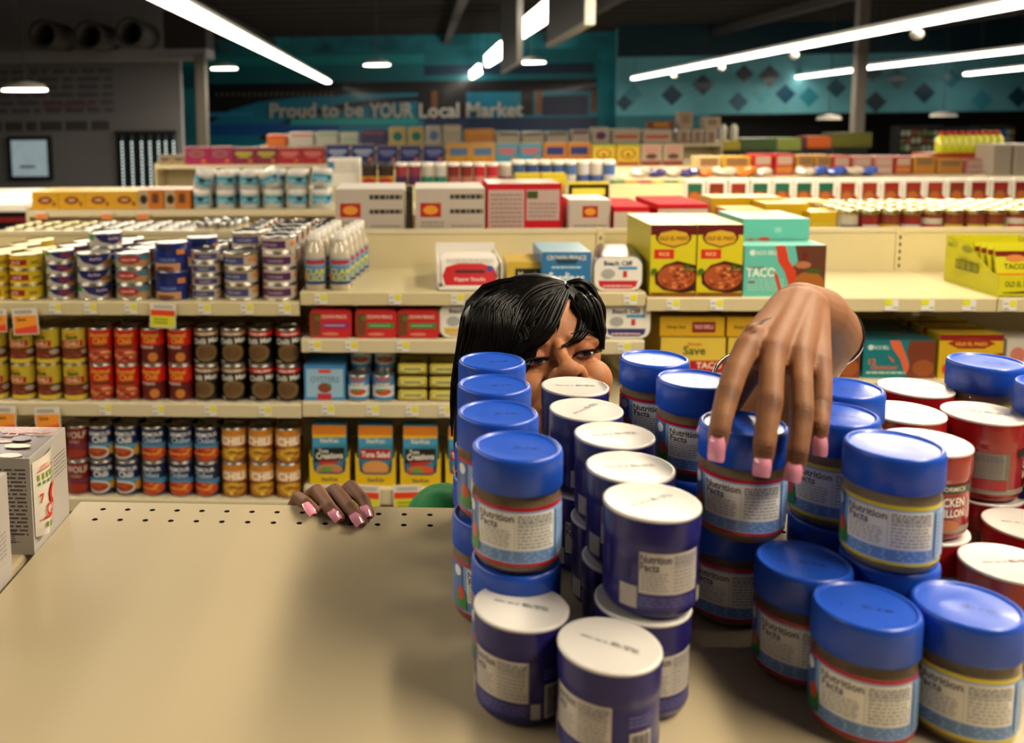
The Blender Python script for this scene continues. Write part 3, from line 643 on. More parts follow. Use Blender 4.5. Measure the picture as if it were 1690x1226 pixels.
# ------------------------------------------------------------------ cans and boxes on the middle shelving
def can(name, R, h, body, art, lidm='tin', seg=28):
    def b():
        t = empty(name); m = MB()
        m.lathe([(R*.93, 0), (R, .002), (R, .004), (R*.985, .0055)], lidm, seg, cap=(True, False)); m.build('bottom_end', t); m = MB()
        m.lathe([(R*.985, h-.0055), (R, h-.004), (R, h-.0005), (R*.95, h), (R*.93, h-.003), (R*.5, h-.003)], lidm, seg, cap=(False, True)); m.build('lid', t)
        m = MB(); m.lathe([(R*.985, .005), (R*.985, h-.005)], body, seg, cap=(False, False))
        W = PI*R*1.05; m.art(art, W, h-.011, cyl_map(R*.987, .0055, W), eps=.00012, cut=.008); m.build('paper_label', t)
        return t
    return b
TC = {
 'chili_yellow': can('chili_can', .0385, .115, '#b9a22c', [('r', 0, 0, 1, .12, '#c9b030'), ('r', 0, .12, 1, .46, '#5a2014~20'), ('e', .5, .28, .3, .15, '#6a2a18~25~90')]+specks(.5, .28, .28, .13, 8, ['#8c3c20', '#541c10'], 5, .16)+[('r', 0, 0, .01, .01, '#6a2a18'), ('t', 'Always', .45, .90, .07, '#c8701c', .4), ('t', 'Save', .45, .80, .14, '#28401c', .5), ('r', .2, .50, .72, .68, '#a01c1c'), ('t', 'CHILI', .46, .59, .13, '#e0c0a0', .44), ('e', .8, .33, .12, .08, '#a09484')], 'brass_tin'),
 'chili_red': can('chili_can', .0385, .115, '#b81a10', [('r', 0, 0, 1, .40, '#8c2010~20'), ('t', 'Hormel', .5, .86, .14, '#d8a030', .7), ('t', 'Chili', .52, .68, .17, '#d8a030', .6), ('r', .25, .46, .75, .54, '#4c3414'), ('e', .5, .24, .34, .20, '#a8482c~25~90')]+specks(.5, .24, .30, .17, 12, ['#c8764e', '#8c3018', '#d89060', '#741c10'], 6, .16)+[('r', 0, 0, .01, .01, '#8c2010')]),
 'chili_dark': can('chili_can', .0385, .115, '#b81a10', [('r', 0, 0, 1, .55, '#561010~20'), ('t', 'Hormel', .5, .86, .14, '#d8a030', .7), ('t', 'Chili', .52, .70, .15, '#d8a030', .6), ('t', 'NO BEANS', .4, .50, .08, '#cfc0b0', .5), ('e', .6, .2, .12, .14, '#b8702c~20')]),
 'black_tan': can('chili_can', .0385, .115, '#0c0a0a', [('r', 0, .84, 1, .97, '#8c6a4a'), ('t', 'CHILLI MAN', .5, .905, .07, '#e0d6c8', .7), ('t', 'Chilli Man', .5, .70, .16, '#cfccc4', .9, .08), ('e', .5, .34, .30, .27, '#6a5230~25~120'), ('e', .5, .34, .20, .18, '#5a4024~30~120'), ('r', .1, .05, .3, .09, '#a8a49c')]),
 'black_red': can('chili_can', .0385, .115, '#0c0a0a', [('r', 0, .84, 1, .97, '#b81c18'), ('t', 'CHILLI MAN', .5, .905, .07, '#e8ded0', .7), ('t', 'Chilli Man', .5, .70, .16, '#cfccc4', .9, .08), ('e', .5, .34, .30, .27, '#6a5230~25~120'), ('e', .5, .34, .20, .18, '#5a4024~30~120'), ('r', .1, .05, .3, .09, '#a8a49c')]),
 'wolf': can('chili_can', .0385, .112, '#6c1414', [('t', 'WOLF', .5, .80, .20, '#cabaa8', .7), ('t', 'CHILI', .5, .58, .10, '#b89888', .5), ('e', .5, .2, .3, .14, '#8c2c18~25~90'), ('r', .1, .40, .9, .44, '#5a3464')]),
 'armour': can('chili_can', .0385, .112, '#121c44', [('t', 'ARMOUR', .5, .84, .13, '#d6d6d6', .8), ('t', 'Chili', .5, .66, .19, '#d8dce4', .6), ('r', 0, .40, 1, .52, '#4a8cb0~20'), ('e', .42, .25, .34, .20, '#c8c4bc'), ('e', .42, .25, .27, .15, '#9c4018~25~90')]+specks(.42, .25, .24, .13, 10, ['#b8582c', '#7c2c10'], 7, .16)+[('r', 0, 0, .01, .01, '#121c44'), ('e', .84, .3, .12, .16, '#b88c2c')]),
 'armour2': can('chili_can', .0385, .112, '#121c44', [('t', 'ARMOUR', .5, .84, .13, '#d6d6d6', .8), ('t', 'Chilies', .5, .66, .17, '#9cb4d0', .8), ('r', 0, .36, 1, .54, '#3c7ca4~20'), ('e', .5, .23, .42, .21, '#b0401c~25~90')]+specks(.5, .22, .38, .18, 12, ['#c8602c', '#8c2410', '#d08830'], 8, .16)+[('r', 0, 0, .01, .01, '#121c44')]),
 'chili_orange': can('chili_can', .0385, .112, '#6a2c10', [('r', 0, .84, 1, 1, '#b87418'), ('r', .04, .50, .96, .83, '#c89a68'), ('t', 'CHILI', .5, .66, .24, '#efe6d6', .85), ('r', 0, 0, 1, .5, '#6c3010~25'), ('e', .5, .25, .40, .22, '#a8741c~30~110')]+specks(.5, .25, .38, .20, 16, ['#c8a030', '#5c6c1c', '#8c4c14', '#d8b858'], 9, .15)+[('r', 0, 0, .01, .01, '#6c3010')]),
 'yellow_fish': can('fish_can', .0515, .0475, '#c8a81c', [('r', .2, .25, .62, .75, '#8c1418'), ('t', 'JACK', .41, .5, .28, '#d8b8a8', .34), ('r', .7, .3, .85, .6, '#8c7a18')], 'brass_tin', 32),
 'tuna_small': can('tuna_can', .044, .0385, '#a8a096', [('r', .0, .6, .3, 1, '#2c7c3c'), ('p', [(.3, 1), (.95, 1), (.85, .35), (.65, .2), (.45, .45)], '#1c1c5c'), ('e', .68, .65, .14, .2, '#7c1c3c'), ('e', .85, .25, .14, .2, '#9c6028')], seg=32),
 'tuna_big': can('tuna_can', .052, .049, '#a49c92', [('r', .0, .55, .28, 1, '#2c7c3c'), ('p', [(.28, 1), (.98, 1), (.85, .35), (.65, .15), (.42, .45)], '#181c58'), ('t', 'StarKist', .66, .68, .22, '#c0a8b8', .28), ('e', .9, .3, .12, .22, '#8c5020')], seg=32),
 'tuna_teal': can('tuna_can', .053, .049, '#9c8c74', [('r', 0, .55, 1, 1, '#4c7484'), ('e', .5, .6, .22, .36, '#a02420'), ('t', 'ALBACORE', .5, .62, .18, '#d8c0b0', .4), ('p', [(.05, .5), (.4, .3), (.7, .1), (.1, .08)], '#78906c'), ('e', .8, .3, .14, .2, '#b08048')], seg=32),
 'fish_white': can('fish_can', .045, .0385, '#a89c8c', [('r', 0, .3, .22, .9, '#b47838'), ('r', .25, .22, .78, .82, '#3a3c68'), ('t', 'SALMON', .5, .52, .24, '#9c98a8', .46), ('e', .9, .6, .08, .18, '#c07830')], seg=32),
 'fish_white_big': can('fish_can', .053, .049, '#a89c8c', [('r', .1, .22, .66, .82, '#383c70'), ('t', 'CHICKEN', .38, .52, .22, '#9c98a8', .46), ('e', .84, .6, .10, .2, '#c07838'), ('r', 0, .9, 1, 1, '#98742c')], seg=32),
 'chicken_purple': can('fish_can', .053, .049, '#b0a292', [('r', .12, .22, .72, .82, '#4a2450'), ('t', 'CHICKEN', .42, .5, .22, '#a890a0', .5), ('e', .88, .6, .07, .2, '#c8742c'), ('r', 0, .0, .1, 1, '#8c4c28')], seg=32),
}
def boxd(name, w_, d, h, body, art, top=None, side=None, partname='printed_front', tm='', bev=0):
    """a carton: body + printed front (and top); origin at the base centre of the front face"""
    def b():
        t = empty(name); m = MB(); m.box(-w_/2, 0, 0, w_/2, d, h, body, bev)
        if side: m.art(side, d, h, right_map(w_/2, 0, 0), eps=.0002)
        m.build('carton', t)
        m = MB(); m.art(art, w_, h, front_map(-w_/2, 0, 0), eps=.00012); m.build(partname, t)
        if top: m = MB(); m.art(top, w_, d, top_map(-w_/2, 0, h), eps=.00012); m.build('printed_top', t)
        return t
    return b
def rpoly(x0, x1, z0, z1, r, n=5):
    out = []
    for cx, cz, a0 in ((x1-r, z0+r, -90), (x1-r, z1-r, 0), (x0+r, z1-r, 90), (x0+r, z0+r, 180)):
        out += [(cx+r*math.cos(math.radians(a0+90*k/n)), cz+r*math.sin(math.radians(a0+90*k/n))) for k in range(n+1)]
    return out
def rtin(m, w_, h, d, r, mm, rim=None):
    m.prism(rpoly(-w_, w_, 0, h, r), 'y', .002, d, mm)
    m.prism(rpoly(-w_+.003, w_-.003, .003, h-.003, r-.002), 'y', -.001, .002, rim or mm)
def middle_shelf_goods():
    def row(key, name, xs, zs, Yc, lab, cat, grp=None, rz=0, rows=None):
        pass
    def canat(key, xc, z, Y, lab, grp, rz=None):
        k = TC[key]; x = X_(xc, 500, Y); rg = random.Random(int(xc*7+z*1000))
        return place(key, k, (x, Y, z), rg.uniform(-.25, .25) if rz is None else rz, lab, 'can', grp)
    zL = [SHL['L'][i][0] for i in range(3)]
    # --- top shelf stacks (front stack, then one or two stacks behind)
    st = [('yellow_fish', -4, 3, 3, 'yellow fish can with red label'), ('yellow_fish', 47, 3, 1, 'yellow fish can with red label'), ('tuna_small', 103, 4, 1, 'small white tuna can with navy swoosh'), ('tuna_big', 158, 3, 2, 'wide white tuna can with navy swoosh'),
          ('tuna_teal', 222, 3, 1, 'teal and red tuna can'), ('fish_white', 342, 4, 1, 'small white can with navy panel'), ('fish_white_big', 400, 3, 2, 'wide white can with navy panel'), ('chicken_purple', 463, 4, 3, 'white can with purple panel')]
    hts = {'yellow_fish': .0475, 'tuna_small': .0385, 'tuna_big': .049, 'tuna_teal': .049, 'fish_white': .0385, 'fish_white_big': .049, 'chicken_purple': .049}
    lv = ['bottom of the', 'second in the', 'third in the', 'fourth in the', 'fifth in the']
    for key, xc, n, extra, nm in st:
        h = hts[key]; side = 'stack cut by left edge' if xc < 0 else 'front stack, fish can shelf'
        if nm.startswith('yellow') and xc > 0: side = 'stack second from the left edge'
        for k in range(n): canat(key, xc, zL[0]+k*h, YF+.065, f'{nm}, {lv[k] if k < n-1 else "top of the"} {side}', None)
        R = .105
        for r in range(1, 1+extra+ (1 if key != 'yellow_fish' or xc < 0 else 0)):
            nn = n+(1 if (key in ('tuna_big',) and r == 1) or (key == 'fish_white_big' and r == 1) else 0)
            for k in range(nn):
                if YF+.065+r*R+.05 < YB-.02: place(key, TC[key], (X_(xc, 500, YF+.065)+.004*r, YF+.065+r*R, zL[0]+k*h), .1*k, f'{nm} in the {ORD[r]} stack back, behind the front stack', 'can', nm+' stacks behind')
    # tall blue cans
    mat('tuna_blue', '#10206c', .3, coat=.4)
    def tall():
        t = empty('tuna_tin'); m = MB(); R = .050; h = .0875
        m.lathe([(R, 0), (R, h)], 'tuna_blue', 32, cap=(True, False)); W = PI*R
        m.art([('r', .1, .04, .75, .30, '#b88860~25'), ('e', .42, .12, .2, .08, '#6a3c28'), ('r', .14, .34, .8, .50, '#1c3078'), ('t', 'CHUNK', .5, .42, .12, '#6c80b8', .5), ('r', .68, .6, .86, .78, '#c07838'), ('r', .25, .78, .6, .9, '#182038')], W, h, cyl_map(R, 0, W), eps=.0003, cut=.008); m.build('wrapper', t)
        m = MB(); m.lathe([(R, h-.001), (R*1.01, h+.001), (R*.94, h+.0015), (R*.92, h-.001)], 'tin', 32); m.build('metal_end', t); return t
    for k in range(2): place('tall', tall, (X_(286, 500, YF+.065), YF+.065, zL[0]+k*.089), 0, ['tall blue tuna tin, lower one of the blue pair', 'tall blue tuna tin, upper one of the blue pair'][k], 'can')
    for k in range(2): place('tall', tall, (X_(286, 500, YF+.065)+.07, YF+.185, zL[0]+k*.089), .3, 'blue tuna tin standing behind the front blue pair', 'can', 'blue tins behind')
    # --- chili cans
    top = [('chili_yellow', (-6, 39, 82, 125)), ('chili_red', (168, 211)), ('chili_dark', (254, 298)), ('black_tan', (342, 386)), ('black_red', (431, 476))]
    nmz = {'chili_yellow': 'yellow chili can with red banner', 'chili_red': 'red chili can with bean photo', 'chili_dark': 'red chili can with dark lower half', 'black_tan': 'black chili can with tan band', 'black_red': 'black chili can with red band',
           'wolf': 'dark red chili can', 'armour': 'navy chili can with white bowl', 'armour2': 'navy chili can with red peppers dish', 'chili_orange': 'brown and orange chili can'}
    for key, xs in top:
        for i, x in enumerate(xs):
            for k in range(2):
                for r in range(2):
                    lab = f'{nmz[key]}, {"upper" if k else "lower"} row, {ordn(i, len(xs))} of its kind'
                    if r: lab = f'{nmz[key]} standing behind the front row'
                    place(key, TC[key], (X_(x, 600, YF+.05), YF+.05+r*.08, zL[1]+k*.1155), random.Random(x+k*3).uniform(-.3, .3), lab, 'can', f'{nmz[key]}s behind the front row' if r else None)
    low = [('wolf', (44, 88, 130)), ('armour', (168, 211)), ('armour2', (255, 299, 342)), ('chili_orange', (387, 431, 475))]
    for key, xs in low:
        for i, x in enumerate(xs):
            for k in range(2):
                if x < 90 and k == 0: continue
                lab = f'{nmz[key]}, {"upper" if k else "lower"} row, {ordn(i, len(xs))} of its kind'
                place(key, TC[key], (X_(x, 745, YF+.05), YF+.05, zL[2]+k*.1125), random.Random(x+k*3).uniform(-.3, .3), lab, 'can')
            if x > 100: place(key, TC[key], (X_(x, 745, YF+.05), YF+.13, zL[2]+.1125), 0, nmz[key]+' standing behind the front row', 'can', nmz[key]+'s behind the front row')
    # --- clam juice bottles
    mat('juice', (.46, .40, .29), .2, coat=.7); mat('cap_white', (.7, .66, .6), .4)
    def bottle():
        t = empty('clam_juice_bottle'); m = MB(); m.lathe([(.028, 0), (.032, .004), (.032, .10), (.027, .125), (.016, .145), (.015, .16)], 'juice', 24, cap=(True, False)); m.build('glass_bottle', t)
        m = MB(); W = PI*.0322; m.lathe([(.0322, .02), (.0322, .098)], '#4f7ca6', 24, cap=(False, False))
        m.art([('r', 0, .7, 1, 1, '#6c94b4'), ('r', .15, .78, .85, .94, '#a8302c'), ('t', 'CLAM', .5, .50, .24, '#c8c03c', .8), ('t', 'JUICE', .5, .24, .22, '#c8c03c', .8), ('r', 0, 0, 1, .1, '#1c3468'), ('e', .15, .3, .1, .12, '#c8641c')], W, .078, cyl_map(.0324, .02, W), eps=.0002, cut=.007); m.build('paper_label', t)
        m = MB(); m.lathe([(.0175, .152), (.0175, .176), (.015, .178)], 'cap_white', 18); m.build('cap', t); return t
    zM = [SHL['M'][i][0] for i in range(4)]
    for c, xc in enumerate((521, 562)):
        for r in range(5):
            place('clam', bottle, (X_(xc, 480, YF+.05)+.010*r, YF+.05+r*.072, zM[0]), .1, f'clam juice bottle in the {"left" if c == 0 else "right"} file, {ORD[r]} from the front', 'bottle')
    # --- middle unit, top shelf
    tin_w = '#c8c4bc'
    t = empty('tin_tray', (X_(775, 470, YF+.02), YF+.02, zM[0])); a, b = X_(722, 470, YF+.02)-t.location.x, X_(829, 470, YF+.02)-t.location.x
    m = MB(); m.box(a, 0, 0, b, .30, .003, 'card_white'); m.box(a, 0, 0, a+.003, .30, .085, 'card_white'); m.box(b-.003, 0, 0, b, .30, .085, 'card_white'); m.box(a, .297, 0, b, .30, .105, 'card_white'); m.box(a, 0, 0, b, .003, .012, 'card_white'); m.build('tray', t)
    tag(t, 'open white cardboard tray holding red topped seafood tins', 'tray')
    def fishtin(red, blk='#3c1010'):
        def bld():
            t = empty('seafood_tin'); m = MB(); rtin(m, .088, .098, .022, .026, 'card_white'); m.build('tin', t)
            m = MB(); m.art([('p', [(.08, .1), (.92, .1), (.97, .4), (.90, .68), (.7, .78), (.3, .78), (.10, .68), (.03, .4)], red), ('r', .25, .48, .75, .58, blk), ('t', 'Kipper Snacks', .5, .30, .12, '#e0b8b0', .7), ('e', .84, .62, .05, .1, '#283c8c'), ('l', .1, .78, .9, .92, 2, '#b0a8a0', .4)], .176, .098, front_map(-.088, -.0012, 0), eps=.0003); m.build('printed_lid', t); return t
        return bld
    for r in range(4):
        place('kipper', fishtin('#b8141a'), (t.location.x+.002, t.location.y+.008+r*.033, zM[0]+.005), 0, ['flat red and white seafood tin at front of the white tray', 'flat seafood tin leaning second in the white tray', 'flat seafood tin third in the white tray', 'flat seafood tin at the back of the white tray'][r], 'tin', None, (-.30, 0))
    def bxat(key, xa, xb, ya, yb, Y, d, body, art, lab, name='food_box', cat='box', grp=None, top=None, z=None, n=1, tilt=None, labs=None, gap=.002, side=None):
        a, b = atY(xa, yb, Y), atY(xb, yb, Y); z = a.z if z is None else z; h = Z_((xa+xb)/2, ya, Y)-z
        for r in range(n):
            place(key, boxd(name, b.x-a.x-.003, d, h, body, art, top, side), ((a.x+b.x)/2, Y+r*(d+gap), z), 0, lab if n == 1 else (labs[r] if labs else f'{lab}, {ORD[r]} from the front'), cat, grp, tilt)
    bxat('yblk', 836, 905, 432, 478, YF+.06, .16, '#c0a040', [('r', .2, .1, .85, .75, '#14140c'), ('t', 'Mussels', .52, .5, .3, '#b8b49c', .5)], 'yellow and black tin box on the shelf behind her crown', z=zM[0])
    bxat('sard', 893, 976, 416, 478, YF+.02, .22, '#2c6ca0', [('r', 0, .0, 1, .14, '#3c8468'), ('t', 'CROWN PRINCE', .5, .86, .12, '#d0c8b0', .8), ('p', [(.25, .82), (.75, .82), (.68, .70), (.32, .70)], '#1c3c50'), ('l', .2, .56, .8, .66, 1, '#b4d0dc', .5), ('t', 'Sardines', .5, .34, .30, '#dde6ea', .72)], 'blue sardines box on top shelf behind the parting of her hair', top=[('r', 0, 0, 1, 1, '#8cb0c0')], z=zM[0])
    def roundtin(low):
        def bld():
            t = empty('fish_tin'); m = MB(); rtin(m, .072, .105, .022, .030, 'tin', 'card_white'); m.build('tin', t)
            m = MB(); m.art([('p', [(.10, .30), (.13, .14), (.24, .07), (.76, .07), (.87, .14), (.90, .30)], low), ('t', 'Beach Cliff', .5, .80, .13, '#1c2450', .8), ('r', .5, .62, .88, .70, '#3c8cb8'), ('e', .3, .5, .14, .14, '#a0a09c'), ('r', .6, .40, .68, .58, '#b83028'), ('l', .2, .1, .8, .2, 1, '#d8b0b0', .5)], .144, .105, front_map(-.072, -.0012, 0), eps=.0003); m.build('printed_lid', t); return t
        return bld
    for r in range(9): place('rt_red', roundtin('#b8202a'), (X_(1025, 480, YF+.02)+.006*r-.01, YF+.02+r*.030, zM[0]), 0, 'white and red flat fish tin, '+ORD[r]+' from the front of its file', 'tin', None)
    # second shelf of the middle unit
    mat('red_pack', (.50, .012, .020), .25, coat=.5)
    def redpack(st_, txt):
        def bld():
            t = empty('salmon_pack'); m = MB(); rtin(m, .064, .087, .05, .016, 'red_pack'); m.build('pouch', t)
            m = MB(); m.art([('r', .04, .1, .25, .9, '#6c3c20~30'), ('t', txt, .58, .76, .12, '#e0b8a8', .6), ('r', .30, .36, .92, .54, st_), ('l', .35, .40, .85, .5, 1, '#b0c0a0', .4), ('e', .2, .7, .07, .1, '#5c6428'), ('e', .5, .15, .2, .06, '#d07060')], .128, .087, front_map(-.064, -.0012, 0), eps=.0004); m.build('printed_front', t); return t
        return bld
    for i, (x, st_, lab) in enumerate(((546, '#8c1c7c', 'red food pack with magenta stripe under the clam juice'), (621, '#1c7c3c', 'red food pack with green stripe, middle of the red packs'), (690, '#1c7c3c', 'red food pack with green stripe, right next to the white tin'))):
        place('rp%d' % i, redpack(st_, 'CROWN PRINCE'), (X_(x, 560, YF+.015), YF+.015, zM[1]), 0, lab, 'pack')
        place('rp%d' % i, redpack(st_, 'CROWN PRINCE'), (X_(x, 560, YF+.015), YF+.08, zM[1]), 0, 'red food pack standing behind the front three', 'pack', 'red packs behind')
    place('rt_yel', roundtin('#c8a83c'), (X_(764, 560, YF+.02), YF+.02, zM[1]), 0, 'white tin with yellow base half hidden by her hair, left', 'tin')
    place('rt_or', roundtin('#c8603c'), (X_(960, 560, YF+.02), YF+.02, zM[1]), 0, 'white tin with orange mark peeking out right of her hair', 'tin')
    place('rt_blue', roundtin('#2c3468'), (X_(1033, 560, YF+.02), YF+.02, zM[1]), 0, 'white tin with navy base, right end of the middle shelf', 'tin')
    for x, k in ((960, 'rt_or'), (1033, 'rt_blue')):
        place(k, None, (X_(x, 560, YF+.02), YF+.055, zM[1]), 0, 'white tin standing behind the front tins at right', 'tin', 'white tins behind')
    # third shelf
    for r in range(3): bxat('bluebox', 502, 571, 603, 664, YF+.02, .09, '#3c7cb0', [('r', .05, .1, .95, .9, '#9cbcd4~12~40'), ('t', 'OYSTERS', .5, .60, .17, '#5c7c98', .7), ('r', .35, .78, .65, .88, '#c83c28'), ('e', .5, .36, .17, .14, '#7c3c20'), ('e', .6, .42, .06, .05, '#3c6c24'), ('r', .32, .02, .66, .2, '#b02830')], '', z=zM[2], n=1) if False else None
    bxat('bluebox', 502, 571, 603, 664, YF+.02, .09, '#3c7cb0', [('r', .05, .1, .95, .9, '#8cb0cc'), ('t', 'OYSTERS', .5, .60, .17, '#5c7c98', .7), ('r', .35, .78, .65, .88, '#c83c28'), ('e', .5, .36, .17, .14, '#7c3c20'), ('e', .6, .42, .06, .05, '#3c6c24'), ('r', .32, .02, .66, .2, '#b02830')], 'light blue oysters box on the third shelf', z=zM[2], n=3, gap=.006)
    TC['shrimp'] = can('shrimp_can', .034, .082, '#3c74a4', [('r', .05, .14, .95, .62, '#b8c8d0'), ('t', 'SHRIMP', .5, .70, .14, '#d8c8b0', .7), ('e', .5, .36, .25, .14, '#b8401c'), ('e', .45, .44, .12, .06, '#4c8430'), ('r', .3, .86, .7, .96, '#b04434')], seg=24)
    for c, x in enumerate((592, 633)):
        for r in range(4): place('shrimp', TC['shrimp'], (X_(x, 660, YF+.04)+.004*r, YF+.04+r*.073, zM[2]+(.0 if r == 0 else .0)), 0, f'small blue shrimp can, {"left" if c == 0 else "right"} file, {ORD[r]} from the front', 'can')
        for r in range(1, 4): place('shrimp', TC['shrimp'], (X_(x, 660, YF+.04)+.004*r, YF+.04+r*.073, zM[2]+.0825), 0, 'small blue shrimp can stacked on the rear cans of its file', 'can', 'stacked shrimp cans')
    def sardtin():
        t = empty('sardine_tin'); m = MB(); m.box(-.046, 0, 0, .046, .07, .020, 'brass_tin', .008); m.build('tin', t)
        m = MB(); m.box(-.044, -.002, .004, .044, .02, .034, '#b0a03c', .008); m.art([('e', .5, .5, .42, .38, '#c8c06c'), ('t', 'SARDINES', .5, .5, .28, '#4c5c50', .7)], .088, .030, front_map(-.044, -.002, .004), eps=.0004); m.build('printed_sleeve', t); return t
    for c, x in enumerate((681, 733)):
        for k in range(3):
            place('sardtin', sardtin, (X_(x, 660, YF+.02), YF+.02, zM[2]+k*.041), 0, f'yellow sardine tin, {["bottom", "middle", "top"][k]} of the {["left", "right"][c]} stack', 'tin')
            place('sardtin', sardtin, (X_(x, 660, YF+.02)+.004, YF+.11, zM[2]+k*.041), 0, 'yellow sardine tin in a stack behind the front stacks', 'tin', 'sardine tins behind')
    # fourth shelf: tuna pouches in yellow trays
    def pouch(kind):
        def bld():
            t = empty('pouch_case'); wd, h = .124, .190
            m = MB(); m.box(-wd/2, 0, 0, wd/2, .10, .004, '#cfae14'); fr = [(-wd/2, 0), (wd/2, 0), (wd/2, .098), (wd/2-.012, .082), (wd/2-.016, .048), (wd/2-.03, .040), (-wd/2+.03, .040), (-wd/2+.016, .048), (-wd/2+.012, .082), (-wd/2, .098)]
            m.prism(fr, 'y', -.003, 0, '#cfae14'); rim = [(x*1.0, z) for x, z in fr[3:9]]
            for p, q in zip(rim, rim[1:]): m.tube((p[0], -.003, p[1]), (q[0], -.003, q[1]), .0022, '#24346c', 6)
            m.box(-wd/2, 0, 0, -wd/2+.003, .10, .10, '#cfae14'); m.box(wd/2-.003, 0, 0, wd/2, .10, .10, '#cfae14')
            m.art([('t', 'StarKist', .5, .5, .32, '#2c3050', .7)], wd, .036, front_map(-wd/2, -.003, .002), eps=.0004); m.build('tray', t)
            for j in range(3):
                m = MB(); pts = [(-.050, .006), (.050, .006), (.053, .02), (.053, .180), (.050, .190), (-.050, .190), (-.053, .180), (-.053, .02)]
                m.prism(pts, 'y', .004+j*.018, .016+j*.018, '#2c7c9c')
                if j == 0:
                    A = [('r', 0, .82, 1, 1, '#c8741c'), ('r', 0, .78, 1, .84, '#d8a824'), ('p', [(0, .62), (1, .68), (1, .8), (0, .78)], '#3c8cb4'), ('t', 'StarKist', .5, .74, .07, '#d8d4c0', .7)]
                    if kind == 's': A += [('r', .05, .42, .95, .60, '#9c1c20'), ('t', 'Tuna Salad', .5, .51, .10, '#e8dcd0', .84), ('e', .5, .27, .40, .13, '#c88c4c~20')]
                    else: A += [('p', [(.05, .36), (.95, .42), (.95, .62), (.05, .60)], '#141414'), ('t', 'Tuna', .32, .56, .07, '#d8d4cc', .3), ('t', 'Creations', .5, .48, .11, '#e0dcd4', .8, .05), ('p', [(.2, .33), (.8, .37), (.8, .40), (.2, .38)], '#b8281c'), ('e', .5, .24, .40, .10, '#b8784c~20' if kind == 'c' else '#c8502c~20'), ('e', .4, .24, .2, .05, '#6c8c3c')]
                    m.art(A, .104, .184, front_map(-.052, .004, .006), eps=.0004)
                m.build('pouch', t)
            return t
        return bld
    z4 = zM[3]
    for i, (x, k, lab) in enumerate(((544, 'c', 'yellow case of black label tuna pouches, nearest the chili cans'), (620, 's', 'yellow case of tuna salad pouches with red banner'), (694, 'd', 'yellow case of black label tuna pouches left of the woman'), (769, 's', 'yellow pouch case mostly hidden behind the blue lidded jars'))):
        place('pouch'+k, pouch(k), (X_(x, 780, YF+.02), YF+.02, z4), 0, lab, 'case')
    # ---- right unit top shelf
    zR = [SHL['R'][i][0] for i in range(3)]; YR = YF+.015
    def oep(w_, h, d):
        A = [('r', 0, .86, 1, 1, '#5a1418'), ('r', 0, 0, 1, .86, '#c6b81e'), ('e', .5, .83, .40, .13, '#5a1418'), ('p', [(.12, .82), (.2, .9), (.5, .94), (.8, .9), (.88, .82), (.82, .74), (.5, .68), (.18, .74)], '#5a1418'), ('p', [(.15, .82), (.22, .89), (.5, .925), (.78, .89), (.85, .82), (.8, .755), (.5, .70), (.2, .755)], '#c8a028'),
             ('t', 'OLD EL PASO', .5, .815, .055, '#5c2010', .62), ('r', .08, .53, .52, .66, '#c02c1c'), ('t', 'RICE', .3, .595, .05, '#e8b070', .3), ('p', [(.1, .3), (.3, .44), (.6, .50), (1, .44), (1, .08), (.7, .05), (.3, .09), (.12, .18)], '#3c1410'),
             ('e', .58, .27, .42, .18, '#a04c24~30~150')]+specks(.60, .27, .36, .16, 34, ['#c86c3c', '#8c3c1c', '#b85c30', '#d08050', '#742c14'], 3)+specks(.78, .40, .2, .06, 10, ['#3c5c20', '#2c4418', '#8c6c2c'], 4, .16)+[('e', .8, .42, .05, .02, '#3c5c20'), ('e', .08, .36, .07, .04, '#3c6420'), ('r', 0, 0, 1, .06, '#7c4c14'), ('l', .1, .02, .3, .05, 1, '#3c3010', .5)]
        return boxd('rice_dinner_box', w_, d, h, '#b8ac2c', A, [('r', 0, 0, 1, 1, '#c0b058'), ('r', .3, .2, .7, .8, '#a89860'), ('r', 0, 0, 1, .14, '#d8d0a8')])
    wq = X_(1147, 490, YR)-X_(1071, 490, YR); hq = Z_(1147, 371, YR)-zR[0]
    for c, xc in enumerate((1109, 1186)):
        for r in range(8): place('oep', oep(wq-.003, hq, .037), (X_(xc, 490, YR), YR+r*.0395, zR[0]), 0, f'yellow rice dinner box with maroon top, {["left", "right"][c]} file, {ORD[r]} from the front', 'box')
    teal = '#5cb0a0'
    TA = [('r', 0, 0, 1, 1, teal), ('t', 'TACO BELL', .26, .86, .08, '#c8d8cc', .3), ('e', .1, .86, .035, .06, '#c8d8cc'), ('t', 'TACO', .21, .48, .18, '#e4e4d4', .36), ('l', .05, .54, .25, .6, 1, '#7c4c3c', .5), ('l', .05, .1, .5, .36, 5, '#b0d4c4', .3), ('r', .06, .27, .14, .30, '#7c4c3c'),
          ('p', [(.60, 0), (1, 0), (1, 1), (.62, 1), (.66, .7), (.56, .5)], '#5c3424~25~60'), ('p', [(.38, 1), (.50, 1), (.55, .7), (.64, .5), (.65, .1), (.56, .22), (.50, .5), (.42, .68)], '#c03c24'), ('p', [(.36, .52), (.42, .42), (.48, .12), (.44, .08), (.40, .3)], '#c03c24'), ('e', .80, .25, .19, .24, '#9c5c24~20'), ('e', .72, .62, .10, .07, '#a86c48'), ('e', .85, .5, .1, .05, '#3c5420'), ('e', .74, .8, .03, .08, '#6c1c14')]
    bxat('tacobox', 1225, 1361, 405, 490, YR, .10, teal, TA, 'teal taco kit box standing at shelf front beside the rice dinners', top=[('r', 0, 0, 1, 1, '#74c0b0')], z=zR[0])
    bxat('tacobox2', 1225, 1336, 397, 490, YR+.12, .10, teal, TA, 'teal taco kit box lower box behind the front one', z=zR[0])
    h2 = Z_(1280, 397, YR+.12)
